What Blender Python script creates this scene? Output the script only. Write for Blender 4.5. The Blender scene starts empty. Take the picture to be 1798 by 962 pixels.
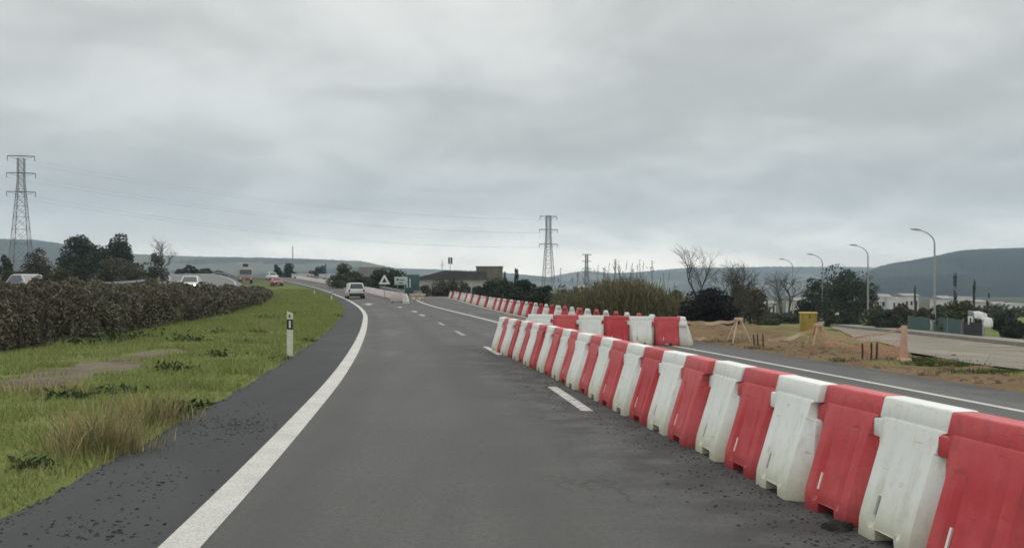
import bpy, math, random
import numpy as np
R = math.radians
rng = np.random.default_rng(7)
random.seed(7)
SC = bpy.context.scene
C = SC.collection
F = 1600.0            # focal length in photo pixels (photo 1798 px wide)
CAMZ = 1.4

# ------------------------------------------------------------------ curves of the road (x as a function of y)
def pchip(xs, ys):
    xs = np.array(xs, float); ys = np.array(ys, float)
    d = np.diff(ys) / np.diff(xs)
    m = np.empty(len(xs)); m[0] = d[0]; m[-1] = d[-1]; m[1:-1] = (d[:-1] + d[1:]) / 2
    def f(q):
        q = np.asarray(q, float)
        qc = np.clip(q, xs[0], xs[-1])
        i = np.clip(np.searchsorted(xs, qc, side='right') - 1, 0, len(xs) - 2)
        h = xs[i + 1] - xs[i]; t = (qc - xs[i]) / h
        return ((2*t**3-3*t**2+1)*ys[i] + (t**3-2*t**2+t)*h*m[i] + (-2*t**3+3*t**2)*ys[i+1] + (t**3-t**2)*h*m[i+1])
    return f
XL = pchip([-14, 0, 5.1, 6.6, 10, 14.6, 22.9, 38.2, 54.6, 75.4, 102.1, 144.1, 184.9, 207, 260],
           [-.6, -1.38, -1.83, -1.97, -2.32, -2.83, -3.92, -6.18, -8.85, -12.91, -19.09, -30.53, -44.95, -54.2, -80])
XE = pchip([-14, 0, 11.5, 15.7, 24.1, 56.9, 104.6, 130, 160, 220],
           [9.9, 8.0, 6.46, 5.9, 4.68, -.6, -7.4, -11.5, -17, -30])
BLp = pchip([26, 40.7, 82.7, 115, 160, 220], [1.9, -.48, -8.22, -13, -21.5, -35])
LANE = 3.28
SH = 1.25

def smooth(t):
    t = np.clip(t, 0, 1); return t * t * (3 - 2 * t)
def G(y):
    y = np.asarray(y, float)
    q = 1.35e-4 * np.clip(y - 27, 0, 173) ** 2
    s = 2 * 1.35e-4 * 173
    e = np.clip(y - 200, 0, None)
    return q + s * 45 * (1 - np.exp(-e / 45.0))
def B(y):
    y = np.asarray(y, float)
    q = 1.35e-4 * np.clip(y - 27, 0, 58) ** 2
    s = 2 * 1.35e-4 * 58
    e = np.clip(y - 85, 0, None)
    return q + s * 20 * (1 - np.exp(-e / 20.0))
def hgt(x, y):
    x = np.asarray(x, float); y = np.asarray(y, float)
    xl = XL(y); xe = XE(y)
    g = G(y); b = B(y)
    w = np.maximum(BLp(np.clip(y, 26, 220)) - 1 - (xl + 6.5), 1.0)
    t = smooth((x - (xl + 6.5)) / w) * smooth((y - 70) / 30)
    z = g * (1 - t) + b * t
    z = z + .95 * smooth((xl - x - 9.0) / 4.0)
    # gentle verge hump between the shoulder and the hedge
    dl = xl - x
    z = z + .10 * np.exp(-((dl - 4.5) / 2.2) ** 2) - .10 * np.exp(-((dl - 8.0) / 1.2) ** 2) * 0.5
    # crossfall to the right of the lane divider
    z = z - .02 * np.clip(np.minimum(x, xe + 1.5) - (xl + LANE), 0, 6) * smooth((60 - y) / 30)
    d = x - xe
    rp = np.maximum(-1.4 - .01 * np.clip(y, 0, 1e9), -5.0)
    s = smooth((d - 2.0) / 26.0)
    z = z * (1 - s) + rp * s
    return z
def H(x, y): return float(hgt(x, y))
def at(u, v):
    """ground point seen at photo pixel (u, v)"""
    ys = np.concatenate([np.arange(2.5, 60, .02), np.arange(60, 400, .1)])
    xs = (u - 899) / F * ys
    below = CAMZ - (v - 512) / F * ys - hgt(xs, ys)
    i = int(np.argmax(below <= 0)) if (below <= 0).any() else len(ys) - 1
    return float(xs[i]), float(ys[i]), H(xs[i], ys[i])
def ux(u, y): return (u - 899) / F * y
def vz(v, y): return CAMZ - (v - 512) / F * y

# ------------------------------------------------------------------ materials
MATS = {}
def mat(name, c1, c2=None, scale=4.0, rough=.8, bump=0.0, spec=.3, detail=5, coord='Object', lo=.35, hi=.65,
        island=0.0, metal=0.0, c3=None, scale3=30.0, amt3=.5, emit=0):
    m = bpy.data.materials.new(name); m.use_nodes = True
    nt = m.node_tree; N = nt.nodes; L = nt.links
    p = N['Principled BSDF']
    p.inputs['Roughness'].default_value = rough
    p.inputs['Specular IOR Level'].default_value = spec
    p.inputs['Metallic'].default_value = metal
    p.inputs['Base Color'].default_value = (*c1, 1)
    if emit:
        p.inputs['Emission Color'].default_value = (*c1, 1); p.inputs['Emission Strength'].default_value = emit
    if coord == 'World':
        src = N.new('ShaderNodeNewGeometry').outputs['Position']
    else:
        src = N.new('ShaderNodeTexCoord').outputs['Object']
    col = None
    def noise(sc, det=detail):
        n = N.new('ShaderNodeTexNoise'); n.inputs['Scale'].default_value = sc
        n.inputs['Detail'].default_value = det; n.inputs['Roughness'].default_value = .6
        L.new(src, n.inputs['Vector']); return n.outputs['Fac']
    def ramp(fac, a, b):
        r = N.new('ShaderNodeMapRange'); r.inputs['From Min'].default_value = a; r.inputs['From Max'].default_value = b
        L.new(fac, r.inputs['Value']); return r.outputs['Result']
    def mix(a, b, fac):
        x = N.new('ShaderNodeMix'); x.data_type = 'RGBA'
        for sock, val in ((x.inputs[6], a), (x.inputs[7], b)):
            if isinstance(val, tuple): sock.default_value = (*val, 1)
            else: L.new(val, sock)
        L.new(fac, x.inputs[0]); return x.outputs[2]
    if c2 is not None:
        fac = ramp(noise(scale), lo, hi)
        if island:
            gi = N.new('ShaderNodeNewGeometry').outputs['Random Per Island']
            mm = N.new('ShaderNodeMath'); mm.operation = 'MULTIPLY_ADD'
            a_ = N.new('ShaderNodeMath'); a_.operation = 'SUBTRACT'; L.new(gi, a_.inputs[0]); a_.inputs[1].default_value = .5
            L.new(a_.outputs[0], mm.inputs[0]); mm.inputs[1].default_value = island; L.new(fac, mm.inputs[2]); mm.use_clamp = True
            fac = mm.outputs[0]
        col = mix(c1, c2, fac)
        if c3 is not None:
            f3 = ramp(noise(scale3), .45, .75)
            sm = N.new('ShaderNodeMath'); sm.operation = 'MULTIPLY'; L.new(f3, sm.inputs[0]); sm.inputs[1].default_value = amt3
            col = mix(col, c3, sm.outputs[0])
        L.new(col, p.inputs['Base Color'])
    if bump:
        bn = N.new('ShaderNodeBump'); bn.inputs['Strength'].default_value = bump; bn.inputs['Distance'].default_value = .02
        L.new(noise(scale * 6), bn.inputs['Height']); L.new(bn.outputs['Normal'], p.inputs['Normal'])
    MATS[name] = m
    return m

def nodes_of(name):
    m = bpy.data.materials.new(name); m.use_nodes = True
    return m, m.node_tree.nodes, m.node_tree.links

class NB:
    """small node-building helper for the more involved surfaces"""
    def __init__(s, name):
        s.m, s.N, s.L = nodes_of(name); s.p = s.N['Principled BSDF']
        s.pos = s.N.new('ShaderNodeNewGeometry').outputs['Position']
        s.obj = s.N.new('ShaderNodeTexCoord').outputs['Object']
    def put(s, sock, v):
        if isinstance(v, (int, float)): sock.default_value = v
        elif isinstance(v, tuple): sock.default_value = (*v, 1) if len(v) == 3 and sock.type == 'RGBA' else v
        else: s.L.new(v, sock)
    def noise(s, scale, det=5, vec=None, rough=.6):
        n = s.N.new('ShaderNodeTexNoise'); n.inputs['Scale'].default_value = scale; n.inputs['Detail'].default_value = det
        n.inputs['Roughness'].default_value = rough
        s.L.new(vec if vec is not None else s.pos, n.inputs['Vector']); return n.outputs['Fac']
    def rng(s, v, a, b, c=0., d=1.):
        r = s.N.new('ShaderNodeMapRange'); s.put(r.inputs['Value'], v)
        r.inputs['From Min'].default_value = a; r.inputs['From Max'].default_value = b
        r.inputs['To Min'].default_value = c; r.inputs['To Max'].default_value = d; return r.outputs['Result']
    def math(s, op, a, b=0., clamp=False):
        m = s.N.new('ShaderNodeMath'); m.operation = op; m.use_clamp = clamp
        s.put(m.inputs[0], a); s.put(m.inputs[1], b); return m.outputs[0]
    def mix(s, a, b, fac):
        x = s.N.new('ShaderNodeMix'); x.data_type = 'RGBA'
        s.put(x.inputs[6], a); s.put(x.inputs[7], b); s.put(x.inputs[0], fac); return x.outputs[2]
    def attr(s, name):
        a = s.N.new('ShaderNodeAttribute'); a.attribute_name = name; return a.outputs['Fac']
    def sep(s, v):
        a = s.N.new('ShaderNodeSeparateXYZ'); s.L.new(v, a.inputs[0]); return a.outputs
    def scaled(s, v, sc):
        a = s.N.new('ShaderNodeMapping'); s.L.new(v, a.inputs[0]); a.inputs['Scale'].default_value = sc; return a.outputs[0]
    def bump(s, hgt_, st, dist=.02):
        b = s.N.new('ShaderNodeBump'); b.inputs['Strength'].default_value = st; b.inputs['Distance'].default_value = dist
        s.L.new(hgt_, b.inputs['Height']); s.L.new(b.outputs[0], s.p.inputs['Normal'])

# ------------------------------------------------------------------ mesh helpers
class MB:
    def __init__(s): s.v = []; s.f = []
    def quad(s, a, b, c, d):
        i = len(s.v); s.v += [a, b, c, d]; s.f.append((i, i+1, i+2, i+3)); return s
    def box(s, x0, x1, y0, y1, z0, z1, taper=1.0):
        cx, cy = (x0+x1)/2, (y0+y1)/2
        def t(x, y): return (cx+(x-cx)*taper, cy+(y-cy)*taper)
        i = len(s.v)
        s.v += [(x0,y0,z0),(x1,y0,z0),(x1,y1,z0),(x0,y1,z0)]
        s.v += [(*t(x0,y0),z1),(*t(x1,y0),z1),(*t(x1,y1),z1),(*t(x0,y1),z1)]
        for q in ((3,2,1,0),(4,5,6,7),(0,1,5,4),(1,2,6,5),(2,3,7,6),(3,0,4,7)): s.f.append(tuple(i+k for k in q))
        return s
    def tube(s, pts, rad, n=6, cap=True):
        pts = [np.array(p, float) for p in pts]
        if not hasattr(rad, '__len__'): rad = [rad]*len(pts)
        base = len(s.v); up = np.array((.13, .21, .97))
        for k, p in enumerate(pts):
            a = pts[min(k+1, len(pts)-1)] - pts[max(k-1, 0)]
            a = a / (np.linalg.norm(a)+1e-9)
            u = np.cross(a, up)
            if np.linalg.norm(u) < .05: u = np.cross(a, (1., 0, 0))
            u /= np.linalg.norm(u); w = np.cross(a, u)
            for j in range(n):
                t = 2*math.pi*j/n
                s.v.append(tuple(p + rad[k]*(math.cos(t)*u + math.sin(t)*w)))
        for k in range(len(pts)-1):
            for j in range(n):
                a0 = base+k*n+j; a1 = base+k*n+(j+1) % n
                s.f.append((a0, a1, a1+n, a0+n))
        if cap:
            s.f.append(tuple(base+j for j in range(n))[::-1]); e = base+(len(pts)-1)*n
            s.f.append(tuple(e+j for j in range(n)))
        return s
    def prism(s, poly, axis, a, b):
        """polygon (2-D) extruded along axis 0/1/2 from a to b"""
        def P3(p, t):
            q = list(p); q.insert(axis, t); return tuple(q)
        i = len(s.v); n = len(poly)
        s.v += [P3(p, a) for p in poly] + [P3(p, b) for p in poly]
        s.f.append(tuple(range(i+n-1, i-1, -1))); s.f.append(tuple(range(i+n, i+2*n)))
        for k in range(n): s.f.append((i+k, i+(k+1) % n, i+n+(k+1) % n, i+n+k))
        return s
    def build(s, name, m, parent=None, smooth_=False, bevel=0, segs=2):
        return mesh_obj(name, s.v, s.f, m, parent, smooth_, bevel, segs)

def mesh_obj(name, v, f, m, parent=None, smooth_=False, bevel=0, segs=2):
    me = bpy.data.meshes.new(name); me.from_pydata(v, [], f); me.update()
    o = bpy.data.objects.new(name, me); C.objects.link(o)
    if m is not None: me.materials.append(m)
    if parent is not None: o.parent = parent
    if bevel:
        import bmesh
        bm = bmesh.new(); bm.from_mesh(me)
        bmesh.ops.recalc_face_normals(bm, faces=bm.faces)
        es = [e for e in bm.edges if len(e.link_faces) == 2 and e.calc_face_angle(0) > R(18)]
        bmesh.ops.bevel(bm, geom=es, offset=bevel, segments=segs, affect='EDGES', profile=.5, clamp_overlap=True)
        bm.to_mesh(me); bm.free()
        for p in me.polygons: p.use_smooth = True
        me.set_sharp_from_angle(angle=R(40))
    elif smooth_:
        for p in me.polygons: p.use_smooth = True
        me.set_sharp_from_angle(angle=R(50))
    return o

def fast_obj(name, V, Fc, m, parent=None, smooth_=False):
    V = np.ascontiguousarray(V, dtype=np.float32); Fc = np.ascontiguousarray(Fc, dtype=np.int32)
    n, k = Fc.shape
    me = bpy.data.meshes.new(name)
    me.vertices.add(len(V)); me.vertices.foreach_set('co', V.ravel())
    me.loops.add(n*k); me.loops.foreach_set('vertex_index', Fc.ravel())
    me.polygons.add(n); me.polygons.foreach_set('loop_start', np.arange(0, n*k, k, dtype=np.int32))
    me.update(calc_edges=True)
    if smooth_: me.polygons.foreach_set('use_smooth', np.ones(n, dtype=bool))
    me.materials.append(m)
    o = bpy.data.objects.new(name, me); C.objects.link(o)
    if parent is not None: o.parent = parent
    return o

def tag(o, label=None, cat=None, group=None, kind=None):
    if label: o['label'] = label
    if cat: o['category'] = cat
    if group: o['group'] = group
    if kind: o['kind'] = kind
    return o
def thing(name, label, cat, loc=(0, 0, 0), rz=0, group=None):
    o = bpy.data.objects.new(name, None); C.objects.link(o); o.empty_display_size = .2
    o.location = loc; o.rotation_euler = (0, 0, rz)
    return tag(o, label, cat, group)
def kids(o): return [c for c in bpy.data.objects if c.parent == o]
def dup(root, loc, rz, label=None, group=None, cache={}):
    r = root.copy(); C.objects.link(r); r.location = loc; r.rotation_euler = (0, 0, rz)
    if label: r['label'] = label
    if group: r['group'] = group
    if root.name not in cache:
        cache[root.name] = [(c, [g for g in bpy.data.objects if g.parent == c]) for c in bpy.data.objects if c.parent == root]
    for ch, gs in cache[root.name]:
        c = ch.copy(); C.objects.link(c); c.parent = r
        for g in gs:
            d = g.copy(); C.objects.link(d); d.parent = c
    return r
ORD = ['first', 'second', 'third', 'fourth', 'fifth', 'sixth', 'seventh', 'eighth', 'ninth', 'tenth', 'eleventh', 'twelfth',
       'thirteenth', 'fourteenth', 'fifteenth', 'sixteenth', 'seventeenth', 'eighteenth', 'nineteenth', 'twentieth']

# leaf clouds -------------------------------------------------------------
def leaves_at(P, size, aspect=.55, flat=0.0, seed=0):
    g = np.random.default_rng(seed)
    n = len(P)
    a = g.normal(size=(n, 3)); a[:, 2] *= (1-flat); a /= np.linalg.norm(a, axis=1)[:, None]
    b = g.normal(size=(n, 3)); b -= (b*a).sum(1)[:, None]*a; b /= np.linalg.norm(b, axis=1)[:, None]
    s = (size*(.6+.8*g.random(n)))[:, None]
    a = a*s; b = b*s*aspect
    V = np.stack([P-a, P+b, P+a, P-b], 1).reshape(-1, 3)
    Fc = np.arange(4*n).reshape(n, 4)
    return V, Fc
def crown_points(clumps, per, seed=0):
    """clumps: list (x,y,z,rx,ry,rz)"""
    g = np.random.default_rng(seed); out = []
    for c in clumps:
        k = max(8, int(per))
        d = g.normal(size=(k, 3)); d /= np.linalg.norm(d, axis=1)[:, None]
        r = .55+.5*g.random(k)**.6
        out.append(np.array(c[:3]) + d*r[:, None]*np.array(c[3:6]))
    return np.concatenate(out)
def blob_clumps(w, h, z0, n, seed, shape='dome', depth=None):
    g = np.random.default_rng(seed); cl = []
    depth = depth or w
    for i in range(n):
        for _ in range(50):
            x, y, z = g.uniform(-1, 1), g.uniform(-1, 1), g.uniform(0, 1)
            if shape == 'dome': ok = x*x+y*y+(z*1.02)**2*.96 < .95
            elif shape == 'cone': ok = x*x+y*y < (1.02-z)**2
            elif shape == 'col': ok = x*x+y*y < 1-.75*max(0, z-.55)/.45
            else: ok = x*x+y*y+(2*z-1)**2 < .95
            if ok: break
        s = g.uniform(.18, .32)
        cl.append((x*w/2*.85, y*depth/2*.85, z0+z*h*.88, s*w*.62, s*depth*.62, s*h*.62))
    return cl

def tree(name, label, cat, u, vtop, y, wpx, lm, tm, shape='dome', n=26, leaf=.16, per=110, z0f=.15, seed=0, group=None, hmin=None, x=None, sink=0.):
    x = ux(u, y) if x is None else x
    z = H(x, y) - sink; h = vz(vtop, y) - z; w = wpx/F*y
    r = thing(name, label, cat, (x, y, z), 0, group)
    z0 = h*z0f
    cl = blob_clumps(w, h-z0, z0, n, seed, shape)
    V, Fc = leaves_at(crown_points(cl, per*1.7, seed), leaf*.75, seed=seed)
    fast_obj('crown', V, Fc, lm, r)
    t = MB(); g = random.Random(seed)
    tr = max(.04, h*.022)
    t.tube([(0, 0, -.3), (g.uniform(-.1, .1), 0, h*.25), (g.uniform(-.2, .2), 0, h*.6)], [tr*1.4, tr, tr*.5], 7)
    for k in range(6):
        c = cl[g.randrange(len(cl))]
        t.tube([(0, 0, h*g.uniform(.12, .4)), (c[0]*.5, c[1]*.5, c[2]*.75), c[:3]], [tr*.6, tr*.35, tr*.12], 5)
    t.build('trunk', tm, r, True)
    return r

def bare_tree(name, label, u, vtop, y, m, seed, spread=.55, lean=0., depth=5, group=None, ntr=1, trunk=.30, rad=.021):
    x = ux(u, y); z = H(x, y); h = vz(vtop, y) - z
    r = thing(name, label, 'bare tree', (x, y, z), 0, group)
    g = random.Random(seed); tk = MB(); br = MB()
    def grow(p, d, L, rad, lev):
        p = np.array(p); d = np.array(d)/np.linalg.norm(d)
        mid = p+d*L*.5+np.array([g.uniform(-.06, .06)*L for _ in range(3)])
        q = p+d*L
        (tk if lev == 0 else br).tube([p, mid, q], [rad, rad*.8, rad*.62], 6 if lev < 2 else 4, cap=False)
        if lev >= depth: return
        for k in range(3 if lev != 2 else 4):
            nd = d+np.array([g.gauss(0, spread), g.gauss(0, spread), g.gauss(.12, spread*.6)])
            if nd[2] < -.1: nd[2] = .1
            grow(p+(q-p)*g.uniform(.4, 1.0) if k else q, nd, L*g.uniform(.55, .85), rad*(.62 if k == 0 else .48), lev+1)
    for i in range(ntr):
        grow((i*.15, 0, -.2), (lean+g.uniform(-.15, .15)*(ntr > 1)*2, 0, 1), h*trunk, h*rad, 0)
    # scale so that the top reaches the height seen
    mz = max(v[2] for v in br.v)
    k = h/mz
    for b in (tk, br): b.v = [(v[0]*k, v[1]*k, v[2]*k) for v in b.v]
    tk.build('trunk', m, r, True); br.build('branches', m, r, True)
    return r

# ------------------------------------------------------------------ material set
M = {}
M['pole'] = mat('galvanised_steel', (.30, .32, .32), (.22, .24, .25), 3, .55, metal=.3)
M['lamp_pole'] = mat('grey_lamp_paint', (.30, .32, .31), (.25, .27, .265), 2, .5)
M['lattice'] = mat('lattice_steel', (.16, .17, .18), (.11, .12, .13), .5, .7)
M['cable'] = mat('cable', (.12, .12, .13), rough=.6)
M['bark'] = mat('bark', (.09, .075, .06), (.05, .042, .035), 4, .95)
M['twig'] = mat('grey_twigs', (.085, .075, .066), (.05, .045, .04), 3, .95)
M['evergreen'] = mat('evergreen_leaves', (.022, .034, .022), (.045, .06, .034), .5, .85, island=.7)
M['pine'] = mat('conifer_leaves', (.018, .032, .026), (.035, .052, .036), .5, .85, island=.6)
M['olive'] = mat('olive_leaves', (.05, .055, .032), (.085, .085, .05), .5, .85, island=.7)
M['brownbush'] = mat('brown_bush_leaves', (.05, .045, .032), (.085, .072, .05), .6, .9, island=.8)
M['greenbush'] = mat('green_bush_leaves', (.045, .062, .028), (.075, .09, .04), .6, .85, island=.8)
M['hedge'] = mat('hedge_leaves', (.105, .096, .072), (.145, .128, .096), .45, .95, island=.5, c3=(.098, .105, .064), scale3=.45, amt3=.8)
M['cane'] = mat('cane_leaves', (.085, .088, .040), (.15, .138, .075), .5, .85, island=.9, c3=(.065, .085, .035), scale3=.8, amt3=.7)
M['canestem'] = mat('cane_stems', (.22, .19, .12), (.13, .11, .07), 2, .9, island=.6)
M['white'] = mat('white_paint', (.72, .73, .72), (.62, .63, .62), 2, .6)
M['render'] = mat('white_render', (.66, .66, .64), (.52, .52, .50), .4, .9)
M['dullrender'] = mat('dull_white_render', (.42, .42, .40), (.30, .30, .285), .5, .9)
M['stone'] = mat('brown_stone', (.17, .15, .125), (.11, .098, .085), .6, .95)
M['roof'] = mat('grey_roof', (.085, .085, .085), (.055, .055, .058), .5, .9)
M['roof2'] = mat('pale_grey_roof', (.30, .29, .28), (.22, .21, .205), .8, .9)
M['tile'] = mat('tile_roof', (.22, .13, .09), (.15, .09, .07), .8, .9)
M['dark'] = mat('dark_void', (.02, .021, .023), rough=.5)
M['glass'] = mat('dark_glass', (.03, .035, .04), rough=.12, spec=.6)
M['tyre'] = mat('tyre_rubber', (.025, .025, .026), rough=.85)
M['rim'] = mat('alloy', (.35, .36, .37), rough=.35, metal=.7)
M['carwhite'] = mat('car_white', (.58, .59, .59), (.5, .51, .5), 1.5, .3, spec=.5)
M['carred'] = mat('car_red', (.42, .03, .03), (.33, .025, .025), 1.5, .35, spec=.5)
M['trim'] = mat('black_trim', (.03, .03, .032), rough=.6)
M['redlamp'] = mat('tail_lamp', (.25, .012, .012), rough=.3)
M['headlamp'] = mat('lit_headlamp', (1, .97, .9), rough=.3, emit=6)
M['plate'] = mat('plate', (.65, .65, .62), rough=.5)
M['yellow'] = mat('yellow_container', (.36, .25, .05), (.27, .18, .04), 2, .6)
M['orangemesh'] = mat('orange_plastic', (.46, .27, .20), (.52, .36, .28), 3, .7)
M['tape'] = mat('faded_tape', (.55, .45, .33), (.46, .33, .22), 3, .6)
M['rebar'] = mat('rusty_rebar', (.05, .032, .026), (.028, .022, .02), 6, .9)
M['signwhite'] = mat('sign_white', (.68, .69, .66), (.58, .6, .57), 3, .5)
M['signgreen'] = mat('sign_pale_green', (.42, .47, .43), (.36, .41, .38), 2, .6)
M['teal'] = mat('teal_panel', (.05, .10, .105), (.04, .08, .085), 2, .6)
M['greenmesh'] = mat('green_fence_mesh', (.045, .085, .080), (.06, .105, .097), .9, .8)
M['mound'] = mat('dark_millings', (.022, .023, .027), (.034, .035, .038), 3, .95, bump=.6)
M['crumb'] = mat('asphalt_crumbs', (.016, .016, .018), (.042, .041, .04), 8, .95)
M['drygrass'] = mat('dry_grass', (.42, .34, .19), (.14, .155, .055), 2.5, .9, island=1.0)
M['blades'] = mat('grass_blades', (.175, .225, .062), (.26, .285, .098), .35, .8, island=.8, coord='World', c3=(.19, .165, .075), scale3=.9, amt3=.6)
M['spoilgreen'] = mat('spoil_grass_blades', (.06, .09, .025), (.10, .12, .04), .6, .9, island=.8, coord='World')
M['weed'] = mat('dark_weeds', (.035, .055, .02), (.055, .075, .028), 2, .9, island=.8)
M['skin'] = mat('skin', (.45, .28, .2), rough=.6)
M['jacket'] = mat('dark_cloth', (.025, .027, .032), (.035, .036, .04), 8, .9)
M['trousers'] = mat('pale_cloth', (.5, .51, .5), (.42, .43, .43), 8, .9)
M['hair'] = mat('dark_hair', (.02, .016, .013), rough=.7)
M['sheet'] = mat('white_cloth', (.7, .71, .71), (.6, .61, .61), 2, .85)
M['blue'] = mat('blue_panel', (.06, .16, .34), (.05, .13, .28), 2, .5)
M['kerb'] = mat('kerb_concrete', (.24, .22, .185), (.18, .17, .145), 1.2, .9, coord='World')
M['slot'] = mat('grey_strip', (.30, .31, .30), rough=.7)
M['slotwhite'] = mat('pale_strip', (.75, .70, .66), rough=.6)

def barrier_mat(name, a, b, grime, g0, g1, spec=.4):
    n = NB(name)
    rnd = n.N.new('ShaderNodeObjectInfo').outputs['Random']
    nz = n.noise(3.0, 4, n.obj); nz2 = n.noise(14.0, 5, n.obj)
    base = n.mix(a, b, n.math('ADD', n.rng(nz, .36, .66, 0, .8), n.rng(rnd, 0, 1, -.25, .55), True))
    z = n.sep(n.obj)[2]
    low = n.rng(n.math('ADD', z, n.rng(nz2, 0, 1, -.14, .14)), g0, g1, 1., 0.)
    base = n.mix(base, grime, n.math('MULTIPLY', low, .72))
    # scuffs and splashes
    vec = n.scaled(n.obj, (9, 9, 2.5))
    off = n.N.new('ShaderNodeVectorMath'); off.operation = 'ADD'; cmb = n.N.new('ShaderNodeCombineXYZ')
    n.L.new(n.math('MULTIPLY', rnd, 37.), cmb.inputs[0]); n.L.new(n.math('MULTIPLY', rnd, 91.), cmb.inputs[2]); n.L.new(vec, off.inputs[0]); n.L.new(cmb.outputs[0], off.inputs[1])
    sc = n.rng(n.noise(2.2, 6, off.outputs[0]), .54, .72, 0, .55)
    base = n.mix(base, grime, sc)
    off2 = n.N.new('ShaderNodeVectorMath'); off2.operation = 'ADD'; n.L.new(n.scaled(n.obj, (3, 3, 22)), off2.inputs[0]); n.L.new(cmb.outputs[0], off2.inputs[1])
    base = n.mix(base, tuple(q*.55 for q in grime), n.rng(n.noise(1.6, 5, off2.outputs[0]), .64, .72, 0, .55))
    n.L.new(base, n.p.inputs['Base Color'])
    n.p.inputs['Roughness'].default_value = .48; n.p.inputs['Specular IOR Level'].default_value = spec
    n.p.inputs['Subsurface Weight'].default_value = 0
    n.bump(n.noise(26, 3, n.obj), .08)
    return n.m
M['bwhite'] = barrier_mat('white_barrier_plastic', (.74, .765, .74), (.66, .685, .655), (.47, .44, .30), .02, .34)
M['bred'] = barrier_mat('red_barrier_plastic', (.42, .023, .032), (.51, .078, .085), (.26, .045, .042), .0, .16)
M['bfar'] = barrier_mat('weathered_barrier_plastic', (.62, .55, .54), (.56, .46, .45), (.36, .30, .26), .0, .2)

def asphalt(name, a, b, c, tracks=False):
    n = NB(name)
    big = n.rng(n.noise(.35, 4), .3, .7); fine = n.rng(n.noise(60, 3), .3, .72); spk = n.rng(n.noise(170, 2), .35, .7)
    col = n.mix(a, b, big)
    col = n.mix(col, c, n.math('MULTIPLY', fine, .6))
    col = n.mix(col, c, n.rng(n.noise(22, 8, None, .8), .48, .66, 0, .75)); col = n.mix(col, tuple(1.35*q for q in b), n.rng(n.noise(30, 6, None, .8), .58, .72, 0, .7))
    lng = n.scaled(n.pos, (2.2, .10, 1)); col = n.mix(col, c, n.rng(n.noise(1.0, 6, lng), .5, .75, 0, .45))
    pt = n.scaled(n.pos, (.35, .12, 1)); col = n.mix(col, tuple(1.25*q for q in b), n.rng(n.noise(1.0, 2, pt), .56, .60, 0, .35))
    vo = n.N.new('ShaderNodeTexVoronoi'); vo.feature = 'DISTANCE_TO_EDGE'; vo.inputs['Scale'].default_value = .55; wv = n.N.new('ShaderNodeVectorMath'); wv.operation = 'ADD'
    wn_ = n.N.new('ShaderNodeTexNoise'); wn_.inputs['Scale'].default_value = 1.5; wn_.inputs['Detail'].default_value = 5; n.L.new(n.pos, wn_.inputs['Vector']); n.L.new(n.scaled(n.pos, (1, .45, 1)), wv.inputs[0]); n.L.new(wn_.outputs['Color'], wv.inputs[1]); n.L.new(wv.outputs[0], vo.inputs['Vector'])
    col = n.mix(col, tuple(q*.5 for q in c), n.math('MULTIPLY', n.rng(vo.outputs['Distance'], .0, .012, 1, 0), n.rng(n.noise(.22, 3), .52, .60, 0, .55)))
    col = n.mix(col, tuple(min(1, 2.0*q) for q in b), n.rng(spk, .72, 1., 0, .5))
    if tracks:
        o = n.attr('across')
        w = n.math('SINE', n.math('MULTIPLY', o, 2*math.pi/1.64))
        col = n.mix(col, tuple(q*.74 for q in a), n.rng(n.math('ADD', w, n.rng(n.noise(.5, 4), .3, .7, -.4, .4)), .1, 1.1, 0, .65))
        d = n.attr('dirt')
        dn = n.math('MULTIPLY', d, n.rng(n.noise(1.7, 7), .36, .56), True)
        col = n.mix(col, (.030, .030, .033), n.math('MULTIPLY', dn, .85))
    n.L.new(col, n.p.inputs['Base Color'])
    n.p.inputs['Roughness'].default_value = .82; n.p.inputs['Specular IOR Level'].default_value = .25
    n.bump(n.noise(110, 3), .35, .006)
    return n.m
M['road'] = asphalt('lane_asphalt', (.084, .083, .079), (.112, .110, .105), (.045, .045, .043), True)
M['shoulder'] = asphalt('shoulder_asphalt', (.036, .039, .040), (.046, .049, .050), (.022, .023, .024))
M['oldroad'] = asphalt('pale_service_asphalt', (.185, .165, .132), (.235, .212, .172), (.14, .125, .10))
def muddy(m):
    nt = m.node_tree; p = nt.nodes['Principled BSDF']; src = p.inputs['Base Color'].links[0].from_socket
    g = nt.nodes.new('ShaderNodeNewGeometry'); nz = nt.nodes.new('ShaderNodeTexNoise'); nz.inputs['Scale'].default_value = .45; nz.inputs['Detail'].default_value = 8; nz.inputs['Roughness'].default_value = .7
    mp = nt.nodes.new('ShaderNodeMapping'); mp.inputs['Scale'].default_value = (.5, 1.0, 1); nt.links.new(g.outputs['Position'], mp.inputs[0]); nt.links.new(mp.outputs[0], nz.inputs['Vector'])
    r = nt.nodes.new('ShaderNodeMapRange'); nt.links.new(nz.outputs['Fac'], r.inputs['Value']); r.inputs['From Min'].default_value = .46; r.inputs['From Max'].default_value = .62; r.inputs['To Max'].default_value = .8
    x = nt.nodes.new('ShaderNodeMix'); x.data_type = 'RGBA'; nt.links.new(src, x.inputs[6]); x.inputs[7].default_value = (.125, .098, .068, 1); nt.links.new(r.outputs['Result'], x.inputs[0]); nt.links.new(x.outputs[2], p.inputs['Base Color'])
muddy(M['oldroad'])
M['opp'] = asphalt('far_carriageway_asphalt', (.13, .13, .128), (.15, .15, .148), (.10, .10, .10))
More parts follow.
